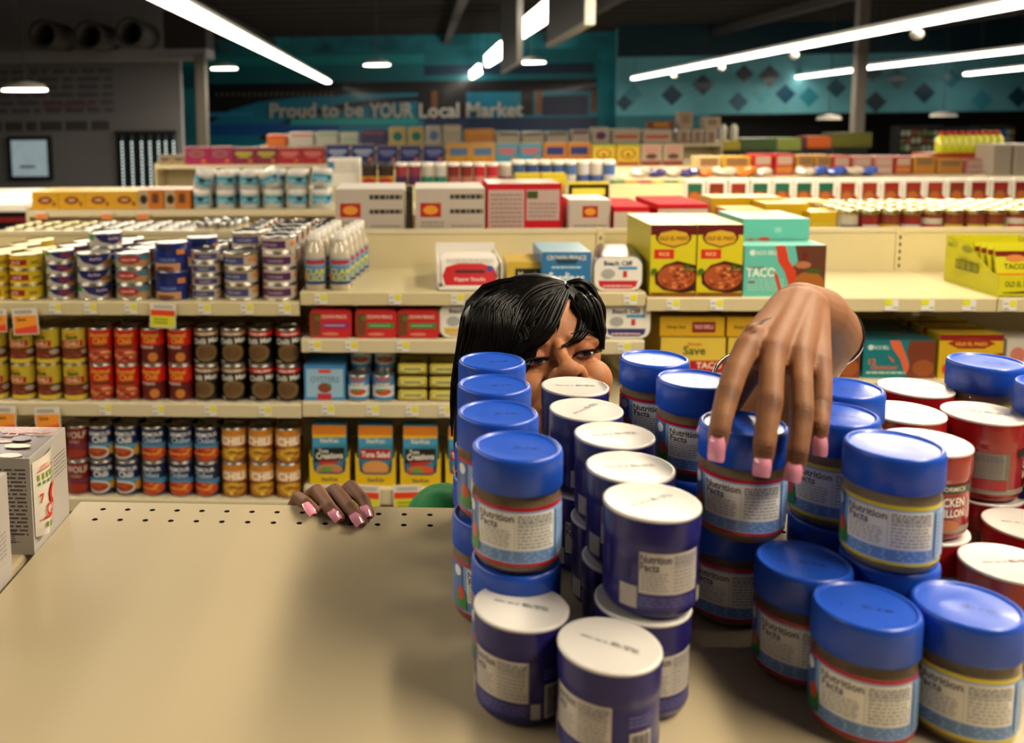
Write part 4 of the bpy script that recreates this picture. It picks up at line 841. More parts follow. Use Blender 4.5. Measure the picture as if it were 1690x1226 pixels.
    bxat('tacobox3', 1225, 1336, 361, 397, YR+.12, .24, teal, [('r', 0, 0, 1, 1, teal), ('r', .48, .35, .58, .6, '#84c4b8'), ('e', .32, .04, .09, .10, '#c03c24'), ('e', .12, .03, .05, .05, '#c03c24')], 'teal taco kit box lying flat on top of another', top=[('r', 0, 0, 1, 1, '#8cc4b4'), ('r', .2, .4, .8, .95, '#a87c6c~20')], z=h2+.002)
    # yellow display case
    t = empty('display_case', (X_(1625, 480, YR), YR, zR[0])); ox = t.location.x; yl = 'case_yellow'; mat(yl, '#c2bc1a', .45)
    a = atZ(1558, 461, zR[0]); b = X_(1647, 490, YR); x0 = a.x-ox; xf = b-ox; y0 = 0; y1 = .27; h = Z_(1560, 386, a.y)-zR[0]; x1 = xf+.21
    m = MB(); x0 = xf-.004
    m.add([(xf, 0, 0), (x0, y1, 0), (x0, y1, h), (x0+.004, y1*.62, h*.93), (xf-.002, .04, .07), (xf, 0, .062)], [(0, 1, 2, 3, 4, 5)], yl)
    m.add([(x1, 0, 0), (x1, y1, 0), (x1, y1, h), (x1, y1*.62, h*.93), (x1, .04, .07), (x1, 0, .062)], [(0, 1, 2, 3, 4, 5)], yl)
    m.box(xf, 0, 0, x1, .003, .062, yl); m.box(x0, y1-.003, 0, x1, y1, h, yl); m.box(x0, 0, 0, x1, y1, .003, yl)
    m.art([('t', 'OLD EL PASO', .28, .6, .25, '#4c5014', .4), ('p', [(.05, .16), (.5, .16), (.5, .3), (.05, .2)], '#3c3c14'), ('t', '1OZ', .75, .6, .2, '#4c5014', .2)], x1-xf, .062, front_map(xf, 0, 0), eps=.0005)
    def lmap(u, v, hh): return (xf-.012*u/y1-hh, u, v)
    m.art([('r', .35, .35, .75, .55, '#4a4c14'), ('r', .37, .37, .73, .53, yl), ('b', .38, .37, .72, .53, '#4a4c14'), ('e', .55, .80, .1, .08, '#8c8c18'), ('r', .8, .78, .9, .86, '#8c8c18')], y1, h, lmap, eps=.0004)
    m.build('case', t); tag(t, 'bright yellow display case of seasoning packets at right edge', 'case')
    def packet():
        t = empty('seasoning_packet'); m = MB(); m.box(-.055, 0, 0, .055, .006, .13, yl); m.build('packet', t)
        m = MB(); m.art([('r', 0, .78, 1, .9, '#6c1c14'), ('e', .5, .74, .25, .08, '#c87c3c'), ('t', 'TACOS', .5, .56, .12, '#5c4c14', .6), ('r', 0, .2, 1, .4, '#c86c1c')], .11, .13, front_map(-.055, 0, 0), eps=.0004); m.build('printed_front', t); return t
    for c in range(2):
        for r in range(4): place('packet', packet, (ox+xf+.065+c*.11+(-.0), YR+.02+r*.033, zR[0]+.012), 0, f'yellow taco seasoning packet, {["left", "right"][c]} file of the display case, {ORD[r]} from the front', 'packet', None, (-.22, 0))
    # ---- right unit second shelf
    z2 = SHL['R'][1][0]; YQ = YF+.03
    sv = [('r', 0, 0, 1, 1, '#c0941c'), ('t', 'Always Save', .25, .5, .2, '#3c4418', .3), ('r', .5, .2, .86, .75, '#7c1418'), ('t', 'TACO SHELLS', .68, .5, .22, '#d8b0a0', .3)]
    sv2 = [('r', 0, 0, 1, 1, '#c8ac40'), ('t', 'Always', .52, .84, .09, '#b0401c', .4), ('t', 'Save', .52, .68, .22, '#304418', .6), ('r', .45, .1, 1, .42, '#9c1c1c'), ('t', 'TACO', .75, .3, .16, '#e0cdb8', .4)]
    for i, (xa, xb) in enumerate(((1088, 1196), (1199, 1307))):
        zt = Z_(1140, 556, YQ)
        bxat('sv_low', xa, xb, 557, 640, YQ, .22, '#b8901c', sv2, ['yellow taco shell box standing below, nearest the blue jars', 'yellow taco shell box standing below, behind the reaching hand'][i], z=z2)
        bxat('sv_top', xa, xb, 523, 556, YQ, .22, '#b8901c', sv, ['flat yellow taco shell box on top, left one', 'flat yellow taco shell box on top, behind the wrist'][i], z=zt+.002)
    T12 = [('r', 0, 0, 1, 1, '#176a70'), ('t', 'TACO BELL', .24, .82, .1, '#b8ccc0', .24), ('e', .1, .82, .04, .07, '#b8ccc0'), ('t', '12', .13, .44, .16, '#c85c3c', .2), ('t', 'CRUNCHY', .3, .28, .10, '#c85c3c', .5), ('l', .05, .1, .6, .2, 1, '#a8c4b8', .5), ('p', [(.36, 1), (.5, 1), (.62, .5), (.66, .2), (.58, .15), (.52, .5), (.40, .8)], '#c85c3c'), ('p', [(.6, 0), (1, 0), (1, 1), (.64, 1), (.60, .7), (.66, .4)], '#6c3420~25~60'), ('p', [(.34, .62), (.42, .5), (.44, .4), (.38, .5)], '#c85c3c'), ('e', .84, .28, .15, .22, '#8c4c24~20')]
    bxat('t12', 1421, 1541, 562, 640, YQ, .09, '#176a70', T12, 'dark teal crunchy taco box on second shelf, right one', z=z2, top=[('r', 0, 0, 1, 1, '#185860')])
    bxat('t12', 1421, 1541, 562, 640, YQ+.10, .09, '#176a70', T12, 'dark teal taco boxes lined up behind the front one', z=z2, grp='teal taco boxes behind')
    bxat('t12', 1421, 1541, 562, 640, YQ+.20, .09, '#176a70', T12, 'dark teal taco boxes lined up behind the front one', z=z2, grp='teal taco boxes behind')
    bxat('t12', 1298, 1418, 562, 640, YQ, .09, '#176a70', T12, 'dark teal crunchy taco box showing between hand and right taco box', z=z2)
    OE = [('r', 0, .86, 1, 1, '#7c1c18'), ('r', 0, 0, 1, .86, '#c09c1c'), ('p', [(.12, .80), (.3, .9), (.5, .92), (.7, .9), (.88, .80), (.7, .68), (.3, .68)], '#8c2c18'), ('t', 'OLD EL PASO', .5, .79, .08, '#d8a838', .6), ('e', .16, .22, .10, .14, '#b83018'), ('p', [(.5, 0), (1, 0), (1, .6), (.7, .5)], '#7c2c14~25')]
    bxat('oe2', 1545, 1652, 552, 640, YQ, .07, '#b0981c', OE, 'yellow and maroon taco dinner box at right on the second shelf', z=z2, n=3, gap=.02)
    bxat('whb', 1656, 1720, 560, 640, YQ, .12, '#b4aca0', [('e', .3, .6, .2, .2, '#b86c5c'), ('l', .1, .1, .9, .3, 3, '#8c8480', .4)], 'white box at the right edge of the second shelf', z=z2)
exec_order.append(middle_shelf_goods)
# ------------------------------------------------------------------ rows beyond the middle shelving
def simple_gondola(x0, x1, yf, yr, z, lab, zb=None):
    t = empty('shelving_unit', ((x0+x1)/2, (yf+yr)/2, 0)); a, b = x0-(x0+x1)/2, x1-(x0+x1)/2; F = (yf-yr)/2
    m = MB(); m.box(a, F, z-.04, b, -F, z-.002, 'shelf_edge'); m.build('shelf', t)
    m = MB(); m.box(a, -.02, 0, b, .02, (zb or z+.02), 'shelf_cream'); m.build('back_panel', t)
    m = MB(); m.box(a, F, 0, b, -F, .12, 'shelf_edge'); m.build('base', t)
    m = MB(); m.box(a-.02, F, 0, a, -F, z+.02, 'shelf_cream'); m.build('end_panel', t); m = MB(); m.box(b, F, 0, b+.02, -F, z+.02, 'shelf_cream'); m.build('end_panel', t)
    for k in range(3):
        m = MB(); m.box(a, F, .35+k*.29, b, -F, .37+k*.29, 'shelf_edge'); m.build('shelf', t)
    return tag(t, lab, 'shelf')
def fbox(key, name, xa, xb, ya, yb, Y, d, body, art, lab, cat='box', grp=None, z=None, bev=0):
    """carton seen at these pixels whose front stands at depth Y"""
    a, b = atY(xa, yb, Y), atY(xb, yb, Y); z = a.z if z is None else z; h = Z_((xa+xb)/2, ya, Y)-z; w_ = b.x-a.x-.004
    return place(key, boxd(name, w_, d, h, body, art, bev=bev), ((a.x+b.x)/2, Y, z), 0, lab, cat, grp)
OLD = lambda x, y, w_, h: [('r', x-w_/2, y-h/2, x+w_/2, y+h/2, '#a81c18'), ('e', x, y, w_*.36, h*.32, '#d8902c')]
def canister(name, R, h, prof, body, art, lid='white_plastic', lidh=.02, az0=.004):
    def b():
        t = empty(name); m = MB(); m.lathe([(R*.96, 0), (R, .003), (R, h-lidh)], body, 24, cap=(True, False)); W = PI*R
        m.art(art, W, h-lidh-az0, cyl_map(R, az0, W), eps=.0006, cut=R*.3); m.build('body', t)
        m = MB(); m.lathe([(R*1.0, h-lidh), (R*1.01, h-.003), (R*.97, h), (R*.88, h-.001), (R*.84, h-.004), (R*.3, h-.004)], lid, 24); m.build('lid', t); return t
    return b
def rear_goods():
    rg = random.Random(11)
    zr = {k: SHL[k][0][0]+.0105 for k in 'LMR'}
    # left: file after file of tall cans
    P = ['#8c8430', '#8c7c3c', '#807850']
    for c in range(10):
        xc = -8+c*33.5
        for r in range(5):
            k = 'rl%d' % (c//4)
            place(k, can('tall_can', .034, .135, P[c//4], [('r', 0, .3, 1, .7, '#a89c70')], 'brass_tin' if c < 4 else 'tin', 20), (X_(xc, 400, 3.27)+.002*r, 3.265+r*.083, zr['L']), 0,
                  ['tall pale yellow can in the far side file, left end', 'tall tinned can in the far side file behind the tuna', 'tall tinned can in the far side file left of the two jars'][c//4], 'can', ['yellow tall cans on far side', 'tall cans behind the tuna', 'tall cans by the jars'][c//4])
    mat('mayo', (.62, .52, .34), .3, coat=.5)
    for i, x in enumerate((343, 379)):
        place('mayo', canister('glass_jar', .042, .175, None, 'mayo', [('r', 0, 0, 1, .3, '#3c7c9c')], 'tin', .022), (X_(x, 380, 3.27), 3.27, zr['L']), 0, ['cream filled jar with silver lid, left of the pair', 'cream filled jar with silver lid, right of the pair'][i], 'jar')
        place('mayo', None, (X_(x, 380, 3.27)+.01, 3.37, zr['L']), 0, 'cream filled jar behind the front pair', 'jar', 'jars behind the pair')
    for c in range(4):
        for r in range(5):
            for k in range(2):
                place('rl9', can('short_can', .036, .072, '#b06c2c', [('r', 0, .2, 1, .8, '#a89c90'), ('r', .3, .3, .7, .7, '#c8641c')], 'tin', 20), (X_(412+c*37, 380, 3.27)+.004*r, 3.27+r*.081, zr['L']+k*.0725), 0, 'silver lidded can in the far side files behind the white fish cans', 'can', 'silver lidded cans on far side')
    # middle: display cartons
    WB = [('r', 0, 0, 1, 1, '#b4a89c')]+OLD(.22, .70, .30, .20)+[('l', .5, .82, .97, .95, 1, '#2c2824', .5), ('l', .5, .62, .97, .74, 1, '#2c2824', .5), ('l', .08, .35, .42, .55, 4, '#8c8078', .5), ('l', .52, .3, .95, .5, 4, '#8c8078', .5), ('r', .78, .05, .92, .22, '#3c3834'), ('r', .2, .16, .32, .2, '#2c2824'), ('r', .3, 0, .55, .12, '#b88078')]
    zb = zr['M']
    for i, (xa, xb, lab) in enumerate(((553, 668, 'white display carton with small red logo, left one behind the shelf back'), (683, 803, 'white display carton with small red logo, beside the red carton'))):
        fbox('wcart', 'display_carton', xa, xb, 312, 385, 3.28, .30, 'card_white', WB, lab, 'carton', z=zb)
    fbox('dgap', 'dark_box', 669, 682, 316, 385, 3.30, .25, '#241c18', [('r', .1, .1, .9, .9, '#30241c')], 'narrow dark block standing for the shaded gap between the two white display cartons', z=zb)  # dark filler put where there is only a shaded gap
    mat('red_card', (.50, .012, .022), .8, spec=.15)
    a, b = X_(805, 380, 3.30), X_(930, 380, 3.30); t = empty('red_display_carton', ((a+b)/2, 3.30, zb)); W = b-a; h = Z_(868, 303, 3.36)-zb
    m = MB(); m.box(-W/2, .05, 0, W/2, .30, h, 'red_card'); m.prism([(.05, .055), (.05, .05), (-.03, .02), (-.03, 0), (.05, 0)], 'x', -W/2-.0, W/2+.01, 'red_card'); m.build('carton', t)
    m = MB(); m.art([('r', .02, .30, .50, .92, '#b8a098'), ('l', .05, .33, .47, .88, 9, '#8c7470', .4), ('r', .53, .5, .97, .92, '#b8a098'), ('l', .56, .53, .94, .75, 4, '#8c7470', .4), ('r', .54, .80, .68, .9, '#3c4c18')], W, h, front_map(-W/2, .05, 0), eps=.0006); m.build('printed_front', t)
    m = MB(); m.art([('r', 0, 0, 1, 1, '#d8cbb8')], W-.01, .24, top_map(-W/2+.005, .055, h), eps=.0006); m.build('lid_flap', t)
    tag(t, 'red display carton with pale lid flap beside white cartons', 'carton')
    W2 = [('r', 0, 0, 1, 1, '#b8aca0')]+OLD(.5, .80, .38, .2)+[('l', .1, .3, .9, .6, 4, '#8c8078', .4), ('r', .7, .08, .9, .13, '#2c2824')]
    for i, (xa, xb, ya, lab) in enumerate(((939, 1008, 330, 'white carton with small logo just right of the red display carton'),)):
        fbox('wc2', 'display_carton', xa, xb, ya, 380, 3.30, .22, 'card_white', W2, lab, 'carton', z=zb)
    fbox('wc3', 'display_carton', 1012, 1072, 341, 384, 3.27, .34, 'red_card', [('r', 0, 0, 1, .9, '#b8aca0')], 'white carton with red top behind the rice dinner boxes, left', 'carton', z=zb)
    fbox('wc4', 'display_carton', 1084, 1168, 337, 384, 3.29, .34, 'red_card', [('r', 0, 0, 1, .92, '#b8aca0')]+OLD(.62, .72, .3, .25), 'white carton with red top behind the rice dinner boxes, right', 'carton', z=zr['R'])
    YL = '#c09c14'
    for i, (xa, xb, ya, yb, Y, lab) in enumerate(((1335, 1436, 350, 386, 3.27, 'yellow carton with bar code lying at the front of the yellow group'), (1200, 1262, 346, 386, 3.31, 'yellow carton lying left in the yellow group'), (1262, 1333, 336, 386, 3.34, 'yellow carton in the middle of the yellow group'), (1172, 1290, 326, 386, 3.50, 'yellow carton farthest back in the yellow group'), (1300, 1375, 333, 386, 3.52, 'yellow carton at the back right of the yellow group'))):
        fbox('yc%d' % i, 'yellow_carton', xa, xb, ya, yb, Y, .15, YL, [('r', .05, .2, .5, .8, '#c0a834'), ('r', .80, .25, .95, .8, '#7c6c50') if i in (0, 4) else ('r', .6, .3, .8, .6, '#b05418')], lab, 'carton', z=zr['R'])
    # right: jars with golden lids
    cols = ['#a8a090', '#7c1418', '#a89c5c', '#6c3018', '#b0a498']
    for c in range(12):
        for r in range(5):
            k = (c+ (c*c)//3) % 5
            place('sj%d' % k, canister('sauce_jar', .034, .190, None, '#6c2414' if k != 0 else '#a89878', [('r', .02, .3, .98, .92, cols[k]), ('r', .2, .55, .8, .80, ['#6c685c', '#b8a8a0', '#6c1c1c', '#b89830', '#9c2420'][k])], 'brass_tin', .016),
                  (X_(1396+c*34.5, 375, 3.27)+.006*r, 3.265+r*.082, zr['R']), rg.uniform(-.4, .4), 'small sauce jar with golden lid in the crowded files at right, '+['pale label', 'red label', 'tan label', 'brown label', 'cream label'][k], 'jar', 'golden lidded sauce jars, '+['pale', 'red', 'tan', 'brown', 'cream'][k])

def second_aisle():
    YG = 5.45; z = Z_(300, 345, YG); x0 = X_(50, 345, YG); x1 = 5.2
    simple_gondola(x0, x1, YG-.02, YG+.9, z, 'second shelving run behind, with yellow boxes and wipe canisters on top', z+.10)
    m = MB()
    for i, x in enumerate((68, 177, 236)):
        a = atY(x, 362, YG-.04); o = MB(); o.box(-.035, -.002, 0, .035, .002, .05, '#d8c8b8'); o.box(-.033, -.003, 0, .033, -.001, .032, '#d87c3c'); ob = o.build('sale_tag'); ob.location = a
        tag(ob, 'small orange sale tag on second shelving run, '+['under the first yellow box', 'under the third yellow box', 'under the orange boxes'][i], 'tag')
    YV = '#c0901c'
    for i, (xa, xb) in enumerate(((53, 97), (97, 141), (141, 185), (185, 227))):
        fbox('velv', 'cheese_box', xa, xb, 316, 345, YG+.01, .3, YV, [('e', .5, .5, .28, .22, '#7c3418'), ('r', .38, .46, .62, .56, '#c8b080'), ('e', .84, .3, .06, .12, '#5c3410'), ('r', 0, .9, 1, 1, '#c8a02c')], f'yellow boxed cheese on the second run, {ordn(i, 4)} of four', z=z)
    for i, (xa, xb) in enumerate(((228, 271), (272, 315))):
        fbox('orb', 'coffee_box', xa, xb, 313, 345, YG+.01, .25, '#b0641c', [('r', 0, 0, .4, 1, '#a8906c'), ('e', .22, .5, .15, .24, '#14100c'), ('r', .55, .3, .8, .8, '#54301c')], ['orange and black box right of the yellow cheese boxes', 'orange and black box next to the wipe canisters'][i], z=z)
    for c in range(6):
        xc = 335+c*39; x = X_(xc, 340, YG+.07)
        for k in range(2):
            tl = (0, (0.35, 0, 0, -.4, 0, .1)[c]) if k else (0, 0)
            place('wipe', canister('wipe_canister', .058, .112, None, '#b0b0ac', [('r', 0, .25, 1, .85, '#3c8ca8'), ('r', 0, .45, 1, .6, '#78b0c4'), ('e', .68, .62, .12, .16, '#1c2830'), ('e', .35, .3, .15, .12, '#a8a49c')], 'white_plastic', .022),
                  (x, YG+.07, z+k*.114+(.012 if k and tl[1] else 0)), (c*.7) % 1.2-.6, f'blue and white canister, {["lower", "upper"][k]} row, {ordn(c, 6)} of six', 'canister', None, tl)
            place('wipe', None, (x, YG+.21, z+k*.114), .3, 'blue and white canister in the second row back', 'canister', 'canisters in the second row back')
    # rear half, taller goods
    YR = 6.2; zz = Z_(800, 304, YR); zz = z+.0; Y2 = YG+.62
    zc = lambda x, y: Z_(x, y, Y2)
    simple = [('#8c2c3c', '#3c1c44'), ('#7c2444', '#48204c'), ('#a8a49c', '#1c6c58'), ('#a8a8a4', '#1c7060'), ('#6c1c18', '#98584c'), ('#701c18', '#a06858'), ('#a81c2c', '#c87c74'), ('#ac2030', '#c88078'), ('#a89c94', '#7c3c54'), ('#2c4c7c', '#a8a89c'), ('#24407c', '#5c7c3c'), ('#1c3c74', '#3c6c44'), ('#2c4c84', '#a0a8a8'), ('#3c5c94', '#b4b0b0'), ('#a8a8b4', '#384c8c'), ('#b0a8ac', '#3c5090'), ('#3c5c9c', '#b8b4b8')]
    n = len(simple); step = (1015-652)/n
    zbase = z+.075
    m = MB(); sup = MB(); sup.box(X_(545, 300, Y2)-.05, Y2-.04, z+.001, X_(1030, 300, Y2)+.3, Y2+.25, zbase-.002, 'shelf_cream'); o = sup.build('riser_shelf'); tag(o, 'raised cream shelf step carrying pill bottles on the second run', 'shelf')
    for i, (a, b) in enumerate(simple):
        xc = 652+step*(i+.5); h = zc(xc, 268 if i < 9 else 264)-zbase
        place('pill%d' % i, canister('supplement_bottle', .040, h, None, '#a8a49c' if i > 8 else a, [('r', 0, .35, 1, .95, a), ('r', 0, .12, 1, .5, b)], 'cap_white', .022), (X_(xc, 300, Y2), Y2, zbase), 0, f'small bottle in row behind cartons, {ORD[i]} from left, {"white" if i in (2, 3, 8) or i > 12 else "blue" if i > 8 else "red or purple"}', 'bottle')
    for i, x in enumerate((609, 637)):
        place('syrup', canister('syrup_bottle', .052, zc(x, 267)-zbase, None, '#2c140c', [('r', 0, .02, 1, .55, '#b88414'), ('e', .5, .28, .28, .20, '#a01c14')], 'black_plastic', .035), (X_(x, 300, Y2-.02), Y2-.0, zbase), 0, ['dark capped bottle with yellow label, left of two', 'dark capped bottle with yellow label, right of two'][i], 'bottle')
    fbox('wpk', 'white_pack', 541, 594, 262, 300, Y2, .2, 'card_white', [('l', .1, .5, .9, .9, 4, '#a8a49c', .5), ('r', 0, .6, .2, .9, '#3c70a0')], 'whitish pack left of the dark capped bottles', 'pack', z=zbase)
    for i, (xa, xb) in enumerate(((851, 892), (893, 935))): fbox('yb2', 'yellow_box', xa, xb, 287, 309, Y2-.2, .14, '#b8a41c', [('r', .1, .3, .9, .7, '#a89020')], ['yellow carton above the red display carton, left', 'yellow carton above the red display carton, right'][i], z=z)
    fbox('yb3', 'yellow_box', 937, 1006, 302, 316, Y2-.2, .14, '#b8a41c', [('r', .1, .3, .9, .7, '#c8b43c')], 'low yellow carton right of the red display carton', z=z)
    gr = ['#3c6c24', '#b88c1c', '#a8301c', '#b8901c', '#3c6020', '#b8942c']
    for i in range(6): fbox('gy%d' % i, 'small_box', 1010+i*22, 1031+i*22, 298, 318, Y2-.1, .1, gr[i], [('e', .5, .5, .3, .3, gr[(i+2) % 6])], f'small coloured box in the strip above red topped cartons, {ordn(i, 6)} of six', z=z)
    # right half: cases of packets
    pk = ['#1c5c40', '#7c2c18', '#8c2c1c', '#1c5c44', '#20604c', '#1c5840', '#205c44', '#8c2c18', '#90301c', '#8c2818', '#8c2c1c', '#943420', '#7c2c1c', '#801c18', '#8c2420', '#7c1c18']
    for i in range(16):
        xa = 1130+i*36; Yp = YG+.06; c = pk[i]
        fbox('pk_'+c, 'packet_case', xa, xa+34, 297-i*.2, 336, Yp, .06, 'card_white', [('r', .10, .10, .84, .86, '#6c4428~25'), ('r', .10, .55, .84, .86, c), ('e', .45, .32, .26, .2, '#a85c2c~25'), ('p', [(.6, 0), (1, 0), (.95, .3), (.8, .4)], '#a81418')], f'white edged packet case in the row before golden lids, {ORD[i]} from the left', 'case', z=z)
exec_order += [rear_goods, second_aisle]

def third_aisle():
    YG = 7.9; z = Z_(600, 294, YG)
    simple_gondola(X_(536, 290, YG), 8.5, YG-.02, YG+.9, z, 'third shelving run behind, carrying boxes and bags', z+.05)
    items = [(1150, 1190, 258, 'c', '#b0a070'), (1192, 1240, 258, 'c', '#b8902c'), (1242, 1276, 254, 'r', '#a0181c'), (1278, 1312, 254, 'r', '#a01c1c'), (1314, 1344, 256, 'b', '#a8782c'), (1345, 1372, 256, 'b', '#a8782c'), (1373, 1405, 257, 'r', '#a83424'), (1406, 1440, 258, 'p', '#a8685c'), (1441, 1475, 258, 'p', '#a4645c'), (1476, 1506, 258, 'r', '#983024'), (1507, 1545, 258, 'o', '#a8741c'), (1546, 1590, 262, 'o', '#a8742c'), (1591, 1632, 262, 'p', '#a0585c')]
    for i, (xa, xb, yt, k, c) in enumerate(items):
        fbox('t3_%d' % i, 'snack_box', xa, xb-1, yt, 293, YG+.02, .2, c, [('r', .12, .5, .88, .9, '#a89080' if k in 'pr' else '#7c5c3c'), ('r', .1, .1, .9, .4, '#a8948c' if k in 'cp' else '#a86c2c')], f'{ {"c":"cream","r":"red","b":"tan","p":"pink","o":"orange"}[k] } box on the third run, {ordn(i, len(items))} in row', z=z, bev=.01)
    # low bags lying in front of them
    mat('bag_blue', '#2c4ca0', .25, coat=.5); mat('bag_orange', '#b8641c', .25, coat=.5); mat('bag_white', '#b0a494', .25, coat=.5); mat('bag_purple', '#281c5c', .25, coat=.5)
    for i, (x, y, mm, w_) in enumerate(((1060, 288, 'bag_white', .14), (1085, 286, 'bag_purple', .12), (1112, 286, 'bag_white', .12), (1140, 286, 'bag_purple', .14), (1166, 286, 'bag_orange', .1), (1200, 284, 'bag_white', .16), (1235, 287, 'bag_orange', .16), (1260, 286, 'bag_white', .12), (1335, 285, 'bag_white', .12), (1350, 287, 'bag_blue', .14), (1385, 288, 'bag_blue', .13), (1412, 288, 'bag_white', .12), (1440, 286, 'bag_blue', .1))):
        p = atY(x, y+5, YG-.18); w_ *= .75; rb = random.Random(i); m = MB(); m.ball((0, 0, .032), 1, mm, 9, 6, (w_*.9, .09, .035)); m.ball((w_*.3, -.03, .035+.02*rb.random()), 1, mm, 7, 5, (w_*.5, .07, .035)); m.ball((-w_*.4, .02, .03+.02*rb.random()), 1, mm, 6, 5, (w_*.4, .06, .03)); m.sm = [False]*len(m.sm); o = m.build('snack_bag'); o.location = (p.x, YG+.0-.10, z-.0); o.rotation_euler = (0, .1*(i % 3-1), .4*(i % 2))
        tag(o, f'crumpled {mm[4:]} bag lying before third run boxes, {ordn(i, 13)}', 'bag')
    # shelf lip for the bags
    m = MB(); m.box(X_(1040, 290, YG)-.1, YG-.3, z-.05, X_(1460, 290, YG)+.3, YG-.02, z-.001, 'shelf_edge'); tag(m.build('ledge'), 'low ledge in front of the third run where the snack bags lie', 'shelf')
    # lemon juice bottles with red caps
    mat('lemon', '#b8b81c', .3, coat=.4); mat('cap_red', '#a81c18', .4)
    for i in range(9):
        x = 1552+i*11.5
        for r in range(2):
            def lb():
                t = empty('lemon_bottle'); m = MB(); m.lathe([(.045, 0), (.05, .02), (.045, .12), (.02, .15)], 'lemon', 16); m.build('bottle', t); m = MB(); m.lathe([(.018, .15), (.018, .18)], 'cap_red', 12); m.build('cap', t); return t
            place('lemon', lb, (X_(x, 262, YG+.3+r*.12), YG+.3+r*.12, z+.16), 0, 'yellow bottle with red cap in the lime bright cluster at right', 'bottle', 'yellow bottles with red caps')
    m = MB(); m.box(X_(1540, 262, YG+.3)-.05, YG+.24, z-.001, X_(1655, 262, YG+.3)+.05, YG+.55, z+.158, '#a0381c'); tag(m.build('display_box'), 'orange box under the cluster of yellow red-capped bottles', 'box')
    # white towel packs at the right edge
    for i, (xa, xb, yt, yb_) in enumerate(((1636, 1668, 238, 296), (1669, 1705, 238, 296))):
        fbox('towel', 'paper_pack', xa, xb, yt, yb_, YG-.12, .25, '#8c8074', [('l', .1, .1, .9, .9, 12, '#7c7468', .5)], ['stacked grey white paper pack near right edge, left', 'stacked grey white paper pack cut by the right edge'][i], 'pack', z=z, bev=.01)
    m = MB(); m.box(X_(1630, 296, YG-.14)-.05, YG-.2, z-.05, X_(1710, 296, YG-.14)+.1, YG-.02, z-.001, 'shelf_edge'); tag(m.build('ledge'), 'low ledge under the grey white paper packs at right', 'shelf')

